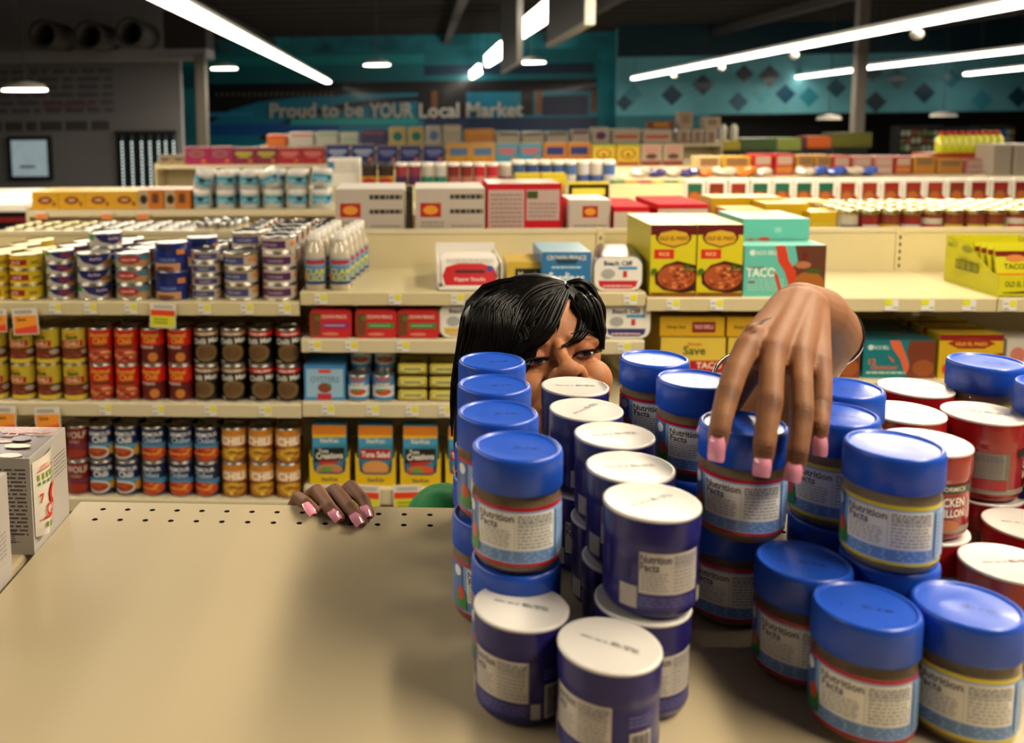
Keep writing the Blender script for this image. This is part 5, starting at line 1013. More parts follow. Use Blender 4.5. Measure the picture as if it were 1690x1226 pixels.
def fourth_aisle():
    YG = 10.8; z = Z_(700, 269, YG)
    simple_gondola(X_(258, 268, YG), X_(1135, 262, YG), YG-.02, YG+.9, z, 'fourth shelving run behind with the long row of cereal boxes', z+.05)
    # coffee tins, cereal boxes
    R = [(262, 284, 256, '#8c7850', '#1c1c54', 'small tan and navy bag'), (285, 306, 256, '#8c7850', '#1c1c54', 'small tan and navy bag'),
         (306, 345, 242, '#8c1444', '#6c5c50', 'magenta cereal box with brown ring'), (345, 384, 242, '#8c1444', '#6c5c50', 'magenta cereal box with brown ring'), (384, 422, 243, '#701834', '#9c9c2c', 'dark red cereal box with lime name'), (422, 459, 243, '#701834', '#9c9c2c', 'dark red cereal box with lime name'),
         (459, 498, 243, '#981828', '#b86c64', 'red cereal box with pale name'), (498, 537, 243, '#981828', '#b86c64', 'red cereal box with pale name'), (538, 578, 238, '#1c2c6c', '#98a0b8', 'navy cereal box with white script'), (578, 622, 238, '#1c2c6c', '#98a0b8', 'navy cereal box with white script'),
         (622, 658, 240, '#1c2464', '#68709c', 'dark blue cereal box'), (658, 697, 240, '#1c2464', '#68709c', 'dark blue cereal box'), (697, 736, 240, '#1c2464', '#68709c', 'dark blue cereal box'), (737, 778, 236, '#b8841c', '#48688c', 'yellow cereal box with blue panel'), (779, 816, 236, '#b8841c', '#48688c', 'yellow cereal box with blue panel'),
         (818, 856, 236, '#3c8098', '#b84c50', 'light blue cereal box with red name'), (856, 896, 236, '#3c8098', '#b84c50', 'light blue cereal box with red name'), (897, 936, 234, '#b4701c', '#1c2c6c', 'orange cereal box with navy panel'), (937, 975, 234, '#b4701c', '#1c2c6c', 'orange cereal box with navy panel')]
    cnt = {}; tot = {}
    for r_ in R: tot[r_[5]] = tot.get(r_[5], 0)+1
    for i, (xa, xb, yt, c, c2, nm) in enumerate(R):
        k = cnt.get(nm, 0); cnt[nm] = k+1
        zz = z
        A = [('e', .5, .6, .34, .2, c2), ('e', .5, .6, .2, .1, c)] if 'ring' in nm else [('r', .12, .35, .88, .75, c2)] if 'panel' in nm else [('t', {'lime': 'CRISP', 'pale': 'FLAKE', 'white': 'Oats', 'red ': 'Krisp'}.get([q for q in ('lime', 'pale', 'white', 'red ') if q in nm][0] if [q for q in ('lime', 'pale', 'white', 'red ') if q in nm] else 'x', 'O'), .5, .6, .28, c2, .8)] if False else [('r', .12, .55, .88, .72, c2), ('r', .25, .40, .75, .50, c2)]
        A = A+[('e', .8, .2, .1, .1, '#b8641c'), ('r', 0, .95, 1, 1, '#8c8478')]
        fbox('cer'+nm[:14], 'cereal_box' if 'cereal' in nm else 'snack_bag', xa, xb-1, yt, 270, YG+.02, .08, c, A, f'{nm}, {["left", "middle", "right"][k] if tot[nm] == 3 else ["left", "right"][k]} of its {"three" if tot[nm] == 3 else "pair"}', 'box' if 'cereal' in nm else 'bag', z=zz)
    # big round-ring boxes rising in front at right
    for i, (xa, xb) in enumerate(((977, 1016), (1017, 1056))):
        fbox('ring', 'cereal_box', xa, xb-1, 238, 290, YG-.5, .08, '#b49020', [('e', .5, .55, .42, .32, '#c8a83c'), ('e', .5, .55, .34, .26, '#4c3414'), ('e', .5, .55, .26, .20, '#c89c2c'), ('e', .5, .5, .1, .08, '#5c3c14'), ('r', 0, .93, 1, 1, '#3c7c2c'), ('r', .05, 0, .95, .15, '#8c2c1c')], ['yellow cereal box with big brown ring, left of pair', 'yellow cereal box with big brown ring, right of pair'][i], z=z-.02)
    for i, (xa, xb) in enumerate(((1058, 1092), (1094, 1128))):
        fbox('bran', 'cereal_box', xa, xb-1, 238, 286, YG-.48, .08, '#a08c78', [('r', .15, .6, .85, .9, '#a8786c'), ('e', .5, .42, .3, .14, '#54382c'), ('r', 0, 0, 1, .2, '#7c3024')], ['beige cereal box with brown oval, left of pair', 'beige cereal box with brown oval, right of pair'][i], z=z-.02)
    m = MB(); m.box(X_(975, 290, YG-.5)-.1, YG-.6, z-.08, X_(1130, 290, YG-.5)+.1, YG-.3, z-.021, 'shelf_edge'); m.box(X_(975, 290, YG-.5), YG-.5, 0, X_(1130, 290, YG-.5), YG-.45, z-.08, 'shelf_cream'); tag(m.build('end_display'), 'low shelf step under the ring patterned cereal boxes', 'shelf')

def fifth_aisle():
    YG = 13.6; z = Z_(800, 240, YG)
    simple_gondola(X_(432, 238, YG), X_(1190, 238, YG), YG-.02, YG+.9, z, 'fifth shelving run behind with paper goods stacked on top', z+.05)
    R = [(440, 475, 222, 'orange pack of paper goods', '#b85c1c', '#a83c1c'), (476, 520, 218, 'white pack with red top', '#b0a8a0', '#b07468'), (521, 560, 217, 'white pack with pale green top', '#a8a89c', '#809c78'), (561, 594, 218, 'white pack with green stripe', '#a8a89c', '#8ca48c'),
         (596, 640, 214, 'dark purple bundle', '#3c3458', '#7c4c5c'), (642, 672, 209, 'cream pack with green oval', '#b09c64', '#1c6c64'), (673, 702, 209, 'cream pack with green oval', '#b09c64', '#1c6c64'), (703, 730, 207, 'white pack with blue mark', '#aca498', '#54689c'), (731, 763, 206, 'plain white pack', '#a89c88', '#b8b0a0'),
         (766, 818, 213, 'orange pack of paper goods', '#b8741c', '#c88c2c'), (819, 860, 217, 'white roll pack', '#b0a694', '#4c4840'), (861, 900, 217, 'white roll pack', '#b0a694', '#4c4840'), (901, 940, 217, 'white roll pack', '#b0a694', '#504a40'),
         (942, 975, 214, 'white pack with maroon dots', '#b0a49c', '#6c1c4c'), (976, 1008, 210, 'tall white pack with purple mark', '#aca498', '#5c2c54'), (1010, 1058, 212, 'white pack with orange band', '#b0a494', '#b8502c'), (1060, 1110, 213, 'white pack with orange band', '#b0a494', '#b8502c'),
         (1118, 1140, 213, 'white bottle carton', '#a8988c', '#7c604c'), (1141, 1162, 213, 'white bottle carton', '#a8988c', '#7c604c'), (1163, 1185, 213, 'white bottle carton', '#a8988c', '#7c604c')]
    cnt = {}; tot = {}
    for r_ in R: tot[r_[3]] = tot.get(r_[3], 0)+1
    for i, (xa, xb, yt, nm, c, c2) in enumerate(R):
        k = cnt.get(nm, 0); cnt[nm] = k+1
        lab = nm+' on the farthest run' if tot[nm] == 1 else f'{nm} on the farthest run, {ordn(k, tot[nm])} of {["", "", "two", "three"][tot[nm]]}'
        fbox('f5_%d' % i, 'paper_pack', xa, xb-1, yt, 241, YG+.02, .25, c, [('e', .5, .5, .28, .24, c2) if 'oval' in nm or 'mark' in nm else ('r', .1, .35, .9, .6, c2) if 'band' in nm or 'stripe' in nm else ('r', .25, .1, .75, .8, c2) if 'bottle' in nm else ('r', .1, .72, .9, .9, c2)], lab, 'pack', z=z, bev=.03)
    for i, (xa, xb, ya, yb_, c, lab) in enumerate(((1070, 1112, 200, 213, '#6c3418', 'brown and orange pack on top of the orange banded packs'), (1120, 1143, 184, 213, '#94806c', 'tall beige carton standing on top at right'), (1162, 1189, 193, 213, '#a0907c', 'pale carton standing on the far right of the top packs'))):
        zz = Z_((xa+xb)/2, 213, YG+.02)+.003; fbox('f6_%d' % i, 'carton', xa, xb, ya, 213, YG+.05, .2, c, [('r', .2, .3, .8, .8, '#b0701c' if i == 0 else '#7c644c')], lab, 'carton', z=zz)
def far_right():
    # dark cooler wall with lit doors, produce stands
    YC = 34
    for i, (xa, xb, ya, yb_, lab, cs) in enumerate(((1484, 1556, 212, 250, 'lit cooler with colourful packs, left of the cooler group', ['#7c6c50', '#8c4c34', '#a8b098', '#6c7c54']), (1565, 1612, 215, 246, 'dim cooler door with green goods, middle of the group', ['#2c3c38', '#3c4c34', '#8c7c50', '#6c7484']), (1616, 1672, 212, 246, 'dim cooler door with blue and white packs, right', ['#2c3c4c', '#2c6c9c', '#98a4ac', '#8c7c3c']))):
        a, b = atY(xa, yb_, YC), atY(xb, ya, YC); t = empty('cooler', ((a.x+b.x)/2, YC, a.z)); W, H = b.x-a.x, b.z-a.z
        m = MB(); m.box(-W/2, 0, -a.z, W/2, .6, 0, 'black_plastic'); m.box(-W/2, 0, 0, W/2, .6, H, '#15191a'); m.box(-W/2-.04, -.05, -.1, -W/2, .6, H+.1, 'black_plastic'); m.box(W/2, -.05, -.1, W/2+.04, .6, H+.1, 'black_plastic'); m.box(-W/2, -.05, H, W/2, .6, H+.1, 'black_plastic'); m.build('cabinet', t)
        rg = random.Random(i); m = MB()
        m.art([('r', rx/8+.01, ry/3+.03, rx/8+.11, ry/3+.22+.08*rg.random(), rg.choice(cs)) for rx in range(8) for ry in range(3)], W, H, front_map(-W/2, -.0, 0), eps=.004); m.build('shelved_packs', t)
        tag(t, lab, 'cooler')
    for i, (xa, xb, ya, yb_, c, c2, lab) in enumerate(((1180, 1222, 232, 248, '#8c7c1c', '#a8982c', 'yellow stand of goods left of the green rack, far right'), (1224, 1280, 228, 249, '#2c3c1c', '#3c5428', 'dark green rack of bottles in front of dark wall'), (1282, 1322, 228, 249, '#5c6c2c', '#7c8440', 'pale green rack of packets before the dark wall'), (1332, 1372, 225, 245, '#8c3c1c', '#a8501c', 'orange produce stand before the dark wall'), (1374, 1440, 219, 244, '#3c3c14', '#54541c', 'olive green produce crate stack near the column'))):
        Y = 17+i*.3; a, b = atY(xa, yb_, Y), atY(xb, ya, Y); t = empty('goods_rack', ((a.x+b.x)/2, Y, 0)); W, H = b.x-a.x, b.z-a.z
        m = MB(); m.box(-W/2, 0, a.z, W/2, .5, b.z, c); m.box(-W/2+.05, .05, 0, W/2-.05, .45, a.z, '#141414'); m.build('rack', t)
        m = MB(); rg = random.Random(i); m.art([('r', k/9+.01, .1+.1*rg.random(), k/9+.08, .9, c2) for k in range(9)], W, H, front_map(-W/2, 0, a.z), eps=.002); m.build('packets', t); tag(t, lab, 'rack')
    for i, x in enumerate((1200, 1218)):
        p = atY(x, 232, 17.0); m = MB(); m.lathe([(.07, 0), (.07, .22), (.03, .28)], '#a09c8c', 12); o = m.build('white_bottle'); o.location = (p.x, 17.25, p.z+.004); tag(o, ['white bottle on the yellow stand, left one', 'white bottle on the yellow stand, right one'][i], 'bottle')
    # shelf at far left and red box edge
    a = atY(-10, 322, 7.5); b = atY(46, 345, 7.5); t = empty('freezer_case', (a.x-.6, 7.5, 0)); m = MB(); m.box(-1.2, 0, 0, b.x-t.location.x, 1.5, Z_(20, 349, 7.5), '#100c0c'); m.box(-1.2, -.05, Z_(20, 349, 7.5), b.x-t.location.x, 1.6, Z_(20, 335, 7.5), 'card_white', .01); m.build('case', t)
    m = MB(); m.box(-1.2, -.03, Z_(20, 366, 7.5), b.x-t.location.x, -.005, Z_(20, 358, 7.5), '#6c1418'); m.build('price_rail', t); tag(t, 'white topped dark case at left edge before grey wall', 'case')
exec_order += [third_aisle, fourth_aisle, fifth_aisle, far_right]
# ------------------------------------------------------------------ the woman behind the shelf
def evaluated(o, name, parent=None):
    dg = bpy.context.evaluated_depsgraph_get(); dg.update()
    me = bpy.data.meshes.new_from_object(o.evaluated_get(dg), depsgraph=dg); me.name = name
    n = bpy.data.objects.new(name, me); C.objects.link(n); n.parent = parent; bpy.data.objects.remove(o); return n
class Blob:
    """overlapping rounded shapes fused into one continuous surface"""
    def __init__(s): s.m = MB()
    def cap(s, p, q, r1, r2, seg=20, flat=False):
        p, q = Vector(p), Vector(q); L = (q-p).length; d = (q-p).normalized(); u = d.orthogonal().normalized(); v = d.cross(u)
        rows = [] if flat else [(p-d*r1*math.cos(t), r1*math.sin(t)) for t in [PI/2*k/5 for k in range(1, 6)]]
        if flat: rows.append((p, r1))
        rows += [(q+d*r2*math.sin(t), r2*math.cos(t)) for t in [PI/2*k/5 for k in range(0, 5)]] if not flat else [(q, r2)]
        vs = []
        for c, r in rows: vs += [c+(u*math.cos(2*PI*k/seg)+v*math.sin(2*PI*k/seg))*r for k in range(seg)]
        n = len(rows); fs = [(i*seg+k, i*seg+(k+1) % seg, (i+1)*seg+(k+1) % seg, (i+1)*seg+k) for i in range(n-1) for k in range(seg)]
        fs += [list(range(seg))[::-1], [(n-1)*seg+k for k in range(seg)]]
        s.m.add(vs, fs, 'skin')
    def chain(s, pts):
        for a, b in zip(pts, pts[1:]): s.cap(a[0], b[0], a[1], b[1])
    def ell(s, c, rx, ry, rz, basis=None, seg=28, rings=18):
        B = basis or Matrix.Identity(3); vs = []; fs = []
        for i in range(rings+1):
            t = PI*i/rings
            for k in range(seg):
                a = 2*PI*k/seg; vs.append(Vector(c)+B @ Vector((rx*math.sin(t)*math.cos(a), ry*math.cos(t), rz*math.sin(t)*math.sin(a))))
        for i in range(rings):
            for k in range(seg): fs.append((i*seg+k, i*seg+(k+1) % seg, (i+1)*seg+(k+1) % seg, (i+1)*seg+k))
        s.m.add(vs, fs, 'skin')
    def fuse(s, name, voxel, smooth, matname, parent=None):
        o = s.m.build('tmp_'+name)
        r = o.modifiers.new('r', 'REMESH'); r.mode = 'VOXEL'; r.voxel_size = voxel; r.use_smooth_shade = True
        k = o.modifiers.new('s', 'SMOOTH'); k.iterations = smooth; k.factor = .5
        n = evaluated(o, name, parent); n.data.materials.clear(); n.data.materials.append(M(matname)); return n
def woman():
    m_ = mat('skin', (.33, .145, .070), .55, spec=.32, sss=.10, coat=0, bump=(700, .25)); nt = m_.node_tree; b = nt.nodes['Principled BSDF']
    at_ = nt.nodes.new('ShaderNodeAttribute'); at_.attribute_name = 'tone'; n = nt.nodes.new('ShaderNodeTexNoise'); n.inputs['Scale'].default_value = 45; n.inputs['Detail'].default_value = 5
    mr = nt.nodes.new('ShaderNodeMapRange'); mr.inputs[3].default_value = .86; mr.inputs[4].default_value = 1.12; nt.links.new(n.outputs['Fac'], mr.inputs[0])
    tc = nt.nodes.new('ShaderNodeTexCoord'); nt.links.new(tc.outputs['Object'], n.inputs['Vector'])
    mul = nt.nodes.new('ShaderNodeVectorMath'); mul.operation = 'MULTIPLY'; nt.links.new(at_.outputs['Color'], mul.inputs[0]); sc_ = nt.nodes.new('ShaderNodeVectorMath'); sc_.operation = 'SCALE'
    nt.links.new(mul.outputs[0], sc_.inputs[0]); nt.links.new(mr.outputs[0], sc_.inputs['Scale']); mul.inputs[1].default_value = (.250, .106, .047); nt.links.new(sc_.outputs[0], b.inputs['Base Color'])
    mat('hair_black', (.0035, .0028, .0026), .36, spec=.13); mat('nail_pink', (.78, .30, .42), .12, coat=.9); mat('shirt_green', (.012, .20, .055), .75, bump=(250, .4))
    mat('eye_white', (.28, .24, .21), .12, coat=1); mat('eye_dark', (.012, .006, .004), .1, coat=1); mat('lash', (.004, .003, .003), .6); mat('silver', (.7, .7, .72), .15, metal=1); mat('bead_dark', (.03, .02, .02), .3, coat=.5)
    mat('tattoo', (.045, .05, .045), .6); mat('lip', (.30, .07, .06), .35)
    P = lambda x, y, Y: atY(x, y, Y)
    t = empty('person', (.32, 1.25, 0)); T0 = Vector((.32, 1.25, 0))
    B = Blob()
    # ---- head frame: origin between the eyes; x image right, y up, z out of the face
    O = P(926, 582, 1.115); view = (CAM-O).normalized(); rx = RT.copy(); rx = (rx-view*rx.dot(view)).normalized(); uy = view.cross(rx)
    H0 = Matrix((rx, uy, view)).transposed()
    HB_ = H0 @ Matrix.Rotation(math.radians(9), 3, 'Z') @ Matrix.Rotation(math.radians(15), 3, 'Y') @ Matrix.Rotation(math.radians(-12), 3, 'X')
    h = lambda x, y, z: O+HB_ @ Vector((x, y, z))
    E = lambda c, a, b_, c_: B.ell(h(*c), a, b_, c_, HB_)
    E((0, .030, -.094), .076, .088, .094); E((0, -.034, -.070), .064, .078, .068); E((0, .030, -.035), .058, .045, .036)
    for s in (-1, 1):
        B.cap(h(s*.047, .011, -.018), h(s*.016, .018, -.008), .0085, .0085)       # brow
        E((s*.038, -.032, -.026), .024, .024, .023); E((s*.0430, -.034, -.038), .0200, .030, .021)   # cheek
        B.ell(h(s*.031, .002, -.0165), .0150, .0128, .0135, HB_)                  # closed upper lid over the eyeball
        B.cap(h(s*.0158, -.0310, .0050), h(s*.0130, -.027, .010), .0090, .0085)    # nostril wing
        B.cap(h(s*.024, -.040, -.010), h(s*.034, -.056, -.018), .009, .010)        # fold beside the mouth
    B.chain([(h(0, .012, -.006), .0085), (h(0, -.008, .004), .0078), (h(0, -.022, .0175), .0098)]); B.ell(h(0, -.0255, .0190), .0132, .0112, .0112, HB_); B.cap(h(0, -.036, .010), h(0, -.046, -.001), .0055, .006)
    E((0, -.066, -.016), .026, .016, .020); E((0, -.098, -.022), .024, .018, .02)
    B.cap(h(-.018, -.062, .000), h(.018, -.062, .000), .0055, .0055)
    # neck and chest
    neck = P(890, 800, 1.27); B.cap(h(0, -.05, -.10), neck, .052, .056)
    B.cap(P(800, 905, 1.28), P(1010, 905, 1.28), .058, .058)
    # ---- her left arm (right in the picture)
    sh = P(1030, 850, 1.27); el = P(1225, 735, 1.20)
    wr = P(1322, 506, .885)
    B.chain([(sh, .050), (el, .042), (P(1310, 620, 1.06), .038), (P(1366, 549, .965), .0325), (P(1352, 520, .915), .0275), (wr, .0235)])
    MC = [P(1232, 574, .790), P(1276, 578, .786), P(1320, 586, .788), P(1353, 598, .796)]
    WR = [P(1300, 506, .862), P(1314, 500, .866), P(1330, 503, .870), P(1338, 512, .872)]
    for i in range(4): B.cap(MC[i], WR[i], (.0105, .0110, .0105, .0095)[i], .0165)
    for i in range(3):
        B.cap((MC[i]+MC[i+1])/2+Vector((0, .006, 0)), (WR[i]+WR[i+1])/2, .0085, .015)
    for i in range(3): B.cap(MC[i].lerp(MC[i+1], .5)+Vector((0, -.004, -.010)), MC[i].lerp(MC[i+1], .5)+Vector((0, .014, .010)), .0078, .0092)
    for i in range(3):
        for q in (.25, .5, .75): B.cap(MC[i].lerp(MC[i+1], q)+Vector((0, .006, -.001)), WR[i].lerp(WR[i+1], q), .0092, .0163)
    B.cap(P(1262, 560, .815), P(1330, 560, .825), .011, .013)
    B.cap(P(1340, 505, .868), P(1342, 503, .872), .0135, .0135)
    F = {'index': [(MC[0], .0102), (P(1214, 612, .768), 0.0098), (P(1201, 650, .752), 0.0095), (P(1191, 690, .736), 0.0085), (P(1186, 715, .730), 0.0085), (P(1183, 738, .727), 0.0070)],
         'middle': [(MC[1], .0106), (P(1273, 620, .762), 0.0098), (P(1271, 664, .742), 0.0099), (P(1265, 705, .730), 0.0088), (P(1261, 738, .722), 0.0087), (P(1258, 765, .722), 0.0072)],
         'ring': [(MC[2], .0102), (P(1322, 632, .762), 0.0093), (P(1323, 680, .744), 0.0095), (P(1320, 716, .734), 0.0085), (P(1316, 748, .727), 0.0083), (P(1311, 775, .727), 0.0068)],
         'little': [(MC[3], 0.0098), (P(1357, 632, .778), 0.0081), (P(1355, 668, .764), 0.0083), (P(1354, 688, .752), 0.0073), (P(1353, 706, .745), 0.0072), (P(1352, 728, .741), 0.0061)]}
    for k in F: B.chain(F[k])
    TH = [(P(1268, 560, .84), .016), (P(1232, 620, .838), .0115), (P(1206, 662, .822), .0105), (P(1180, 700, .800), .0085), (P(1171, 712, .792), .0072)]
    B.chain(TH)
    # ---- her right hand on the shelf edge (left in the picture)
    Z0 = 1.35
    G = {'little': [(atZ(520, 842, Z0+.0075), .0060), (atZ(506, 831, Z0+.0095), .0073), (P(492, 822, 1.040), .0080), (P(484, 838, 1.070), .0085), (P(486, 870, 1.09), .0100)],
         'ring': [(atZ(560, 854, Z0+.0075), .0066), (atZ(545, 840, Z0+.0100), .0081), (P(524, 811, 1.046), .0090), (P(514, 818, 1.068), .0092), (P(510, 866, 1.10), .0110)],
         'middle': [(atZ(596, 860, Z0+.0075), .0070), (atZ(578, 840, Z0+.0105), .0086), (P(553, 811, 1.050), .0096), (P(543, 818, 1.074), .0098), (P(536, 866, 1.11), .0115)],
         'index': [(atZ(609, 848, Z0+.0080), .0064), (atZ(600, 826, Z0+.0115), .0078), (P(579, 804, 1.050), .0088), (P(570, 812, 1.076), .0090), (P(562, 866, 1.11), .0110)]}
    for k in G: B.chain(G[k])
    w2 = P(545, 945, 1.14)
    for k in G: B.cap(G[k][-1][0], w2, .012, .020)
    B.cap(G['little'][-1][0], G['index'][-1][0], .011, .012)
    B.chain([(w2, .024), (P(640, 985, 1.19), .034), (P(700, 1010, 1.22), .040), (P(745, 880, 1.25), .044), (P(800, 905, 1.28), .052)])
    B.chain([(P(575, 905, 1.12), .013), (P(606, 898, 1.09), .0105), (P(622, 885, 1.07), .0095)])
    body = B.fuse('body', .00165, 5, 'skin')
    # carve, tone
    me = body.data; nv = len(me.vertices); co = np.empty(nv*3, 'f'); me.vertices.foreach_get('co', co); co = co.reshape(-1, 3)
    Hn = np.array(HB_); On = np.array(O); L = (co-On) @ Hn                     # head-local coordinates
    for s in (-1, 1):
        for (cx, cy, cz, ra, rb, rc, dep, dv) in ((s*.0090, -.0355, .0115, .0050, .0050, .0085, .008, (0, .85, -.5)),):
            q = ((L[:, 0]-cx)/ra)**2+((L[:, 1]-cy)/rb)**2+((L[:, 2]-cz)/rc)**2; wgt = np.clip(1-q, 0, 1)**.6; co += (wgt[:, None]*dep)*(np.array(HB_ @ Vector(dv))[None, :])
        # crease above the lid
        q = ((L[:, 0]-s*.031)/.018)**2+((L[:, 1]-.0115)/.0028)**2; wgt = np.clip(1-q, 0, 1)*(L[:, 2] > -.04); co -= (wgt[:, None]*.0022)*np.array(HB_ @ Vector((0, 0, 1)))[None, :]
        q = ((L[:, 0]-s*.031)/.017)**2+((L[:, 1]+.0155)/.0022)**2; wgt = np.clip(1-q, 0, 1)*(L[:, 2] > -.04); co -= (wgt[:, None]*.0012)*np.array(HB_ @ Vector((0, 0, 1)))[None, :]
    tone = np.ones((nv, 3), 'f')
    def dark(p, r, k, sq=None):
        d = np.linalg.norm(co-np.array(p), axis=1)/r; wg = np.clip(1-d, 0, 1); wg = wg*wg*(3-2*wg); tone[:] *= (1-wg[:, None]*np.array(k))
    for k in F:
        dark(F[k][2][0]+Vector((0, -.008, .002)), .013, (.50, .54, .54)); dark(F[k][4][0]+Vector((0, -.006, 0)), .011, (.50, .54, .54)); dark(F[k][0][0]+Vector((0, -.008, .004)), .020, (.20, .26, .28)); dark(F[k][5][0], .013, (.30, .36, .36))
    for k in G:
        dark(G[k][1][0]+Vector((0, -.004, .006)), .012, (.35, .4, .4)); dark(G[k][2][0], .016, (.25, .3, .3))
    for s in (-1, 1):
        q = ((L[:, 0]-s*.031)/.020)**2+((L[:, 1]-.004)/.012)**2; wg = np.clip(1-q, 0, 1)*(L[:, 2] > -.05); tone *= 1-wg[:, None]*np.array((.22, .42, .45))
        q = ((L[:, 0]-s*.0090)/.006)**2+((L[:, 1]+.0355)/.0055)**2+((L[:, 2]-.008)/.012)**2; wg = np.clip((1-q)*1.5, 0, 1); tone *= 1-wg[:, None]*np.array((.8, .85, .85))  # nostril shade painted into the skin tone
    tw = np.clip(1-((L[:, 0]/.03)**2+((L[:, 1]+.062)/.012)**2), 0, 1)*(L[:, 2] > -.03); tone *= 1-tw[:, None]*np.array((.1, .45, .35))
    lum = np.clip((co[:, 0]*0+.0), 0, 0)
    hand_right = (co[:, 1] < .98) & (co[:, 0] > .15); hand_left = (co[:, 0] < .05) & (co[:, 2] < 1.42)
    face = (L[:, 2] > -.07) & (L[:, 1] > -.12) & (np.abs(L[:, 0]) < .08) & (co[:, 0] < .33) & (co[:, 1] > 1.04) & (co[:, 2] > 1.42); tone[face] *= np.array((1.48, 1.36, 1.25), 'f')  # light falling on the face is painted into its skin tone
    tone[hand_left] *= np.array((.62, .58, .60), 'f')  # shade on the shelf-edge hand is painted into its skin tone
    # knuckle creases
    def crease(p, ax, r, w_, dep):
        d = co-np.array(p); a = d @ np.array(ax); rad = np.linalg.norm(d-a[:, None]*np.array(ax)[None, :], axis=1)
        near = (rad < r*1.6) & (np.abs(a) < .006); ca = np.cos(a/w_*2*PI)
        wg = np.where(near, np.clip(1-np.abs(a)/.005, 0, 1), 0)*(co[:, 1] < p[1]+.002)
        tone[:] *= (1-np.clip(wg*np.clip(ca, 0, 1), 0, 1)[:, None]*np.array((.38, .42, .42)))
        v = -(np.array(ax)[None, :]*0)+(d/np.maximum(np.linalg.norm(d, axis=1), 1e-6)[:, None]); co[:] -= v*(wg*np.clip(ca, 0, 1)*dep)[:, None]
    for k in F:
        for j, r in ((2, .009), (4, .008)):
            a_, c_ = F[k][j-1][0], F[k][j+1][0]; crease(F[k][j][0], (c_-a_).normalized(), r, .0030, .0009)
    me.vertices.foreach_set('co', co.ravel())
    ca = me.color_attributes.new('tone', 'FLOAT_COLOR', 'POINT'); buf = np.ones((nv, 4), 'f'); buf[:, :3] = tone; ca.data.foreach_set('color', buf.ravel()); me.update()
    body.parent = t; body.matrix_parent_inverse = Matrix.Translation(-T0)
    def kid(o): o.parent = t; o.matrix_parent_inverse = Matrix.Translation(-T0); return o
    # ---- nails
    def nail(base, tip, out, wd, parent_name='fingernail', lift=.0):
        base, tip, out = Vector(base), Vector(tip), Vector(out); d = (tip-base); Lh = d.length; d.normalize(); out = (out-d*out.dot(d)).normalized(); s = d.cross(out); m = MB(); vs = []; nu, nv_ = 8, 8
        for i in range(nv_+1):
            v = i/nv_; ww = wd*(.78+.30*math.sin(PI*min(v*1.1, .62)))*(1 if v < .85 else 1-(v-.85)*1.0)
            for j in range(nu+1):
                u = j/nu*2-1; cv = (1-math.cos(u*1.1))*wd*.85
                vs.append(base+d*(Lh*v-(u*u)*.0016*(1 if v < .3 else -.2))+s*(u*ww)+out*(.0016*math.sin(PI*min(v, .5))-cv-.0012*v*v+lift))
        n = len(vs); lo = [p-out*.0009 for p in vs]
        fs = [(i*(nu+1)+j, i*(nu+1)+j+1, (i+1)*(nu+1)+j+1, (i+1)*(nu+1)+j) for i in range(nv_) for j in range(nu)]
        m.add(vs+lo, fs+[tuple(n+q for q in f[::-1]) for f in fs], 'nail_pink', True)
        edge = [j for j in range(nu+1)]+[(i+1)*(nu+1)-1 for i in range(1, nv_+1)]+[nv_*(nu+1)+j for j in range(nu-1, -1, -1)]+[i*(nu+1) for i in range(nv_-1, 0, -1)]
        m.add(vs+lo, [(edge[k], edge[(k+1) % len(edge)], n+edge[(k+1) % len(edge)], n+edge[k]) for k in range(len(edge))], 'nail_pink', True)
        return kid(m.build(parent_name))
    toC = lambda p: (CAM-p).normalized()
    for (x0, y0, x1, y1, Y, wd) in ((1184, 724, 1181, 762, .7200, .0060), (1259, 757, 1256, 787, .7145, .0063), (1311, 767, 1307, 796, .7195, .0060), (1354, 724, 1353, 753, .7345, .0053)):
        a = P(x0, y0, Y); c = P(x1, y1, Y-.002); nail(a, c, toC(a)+Vector((0, 0, .15)), wd)
    a = P(1170, 696, .7960); c = P(1157, 716, .793); nail(a, c, toC(a)+Vector((-.6, 0, .1)), .006)
    for (x0, y0, x1, y1, za, wd) in ((504, 829, 517, 848, .0172, .0048), (547, 842, 560, 857, .0176, .0054), (583, 847, 596, 864, .0180, .0058), (600, 834, 609, 852, .0178, .0052)):
        a = atZ(x0, y0, Z0+za); c = atZ(x1, y1, Z0+za-.0075); nail(a, c, toC(a)*.6+Vector((0, 0, 1)), wd)
    # ---- eyes
    for s in (-1, 1):
        def em(u, v):                                    # point on the eyeball/lid bulge
            x, y = u, v; q = 1-((x)/.0152)**2-((y+.002)/.0130)**2; return h(s*.031+x, .000+y, -.0165+.0137*math.sqrt(max(q, .02))+.0012)
        m = MB(); n = 14; up = []; lo = []
        for i in range(n+1):
            u = -.0135+.027*i/n; e = math.sqrt(max(0, 1-(u/.0135)**2)); up.append(em(u, -.0046+.0024*e)); lo.append(em(u, -.0046-.0040*e))
        m.add(up+lo, [(i, n+1+i, n+2+i, i+1) for i in range(n)], 'eye_white', True)
        ir = MB(); c0 = em(.0015, -.0050); vs = [c0+HB_ @ Vector((.0060*math.cos(2*PI*k/16), max(-.0030, min(.0028, .0058*math.sin(2*PI*k/16))), .0007)) for k in range(16)]; ir.add([c0+HB_ @ Vector((0, 0, .0012))]+vs, [(0, 1+k, 1+(k+1) % 16) for k in range(16)], 'eye_dark', True)
        kid(m.build('eye')); kid(ir.build('iris'))
        m = MB()
        for i in range(n):
            a, c = up[i], up[i+1]; m.tube(a+HB_ @ Vector((0, .0003, .0008)), c+HB_ @ Vector((0, .0004, .0008)), .0016, 'lash', 6)
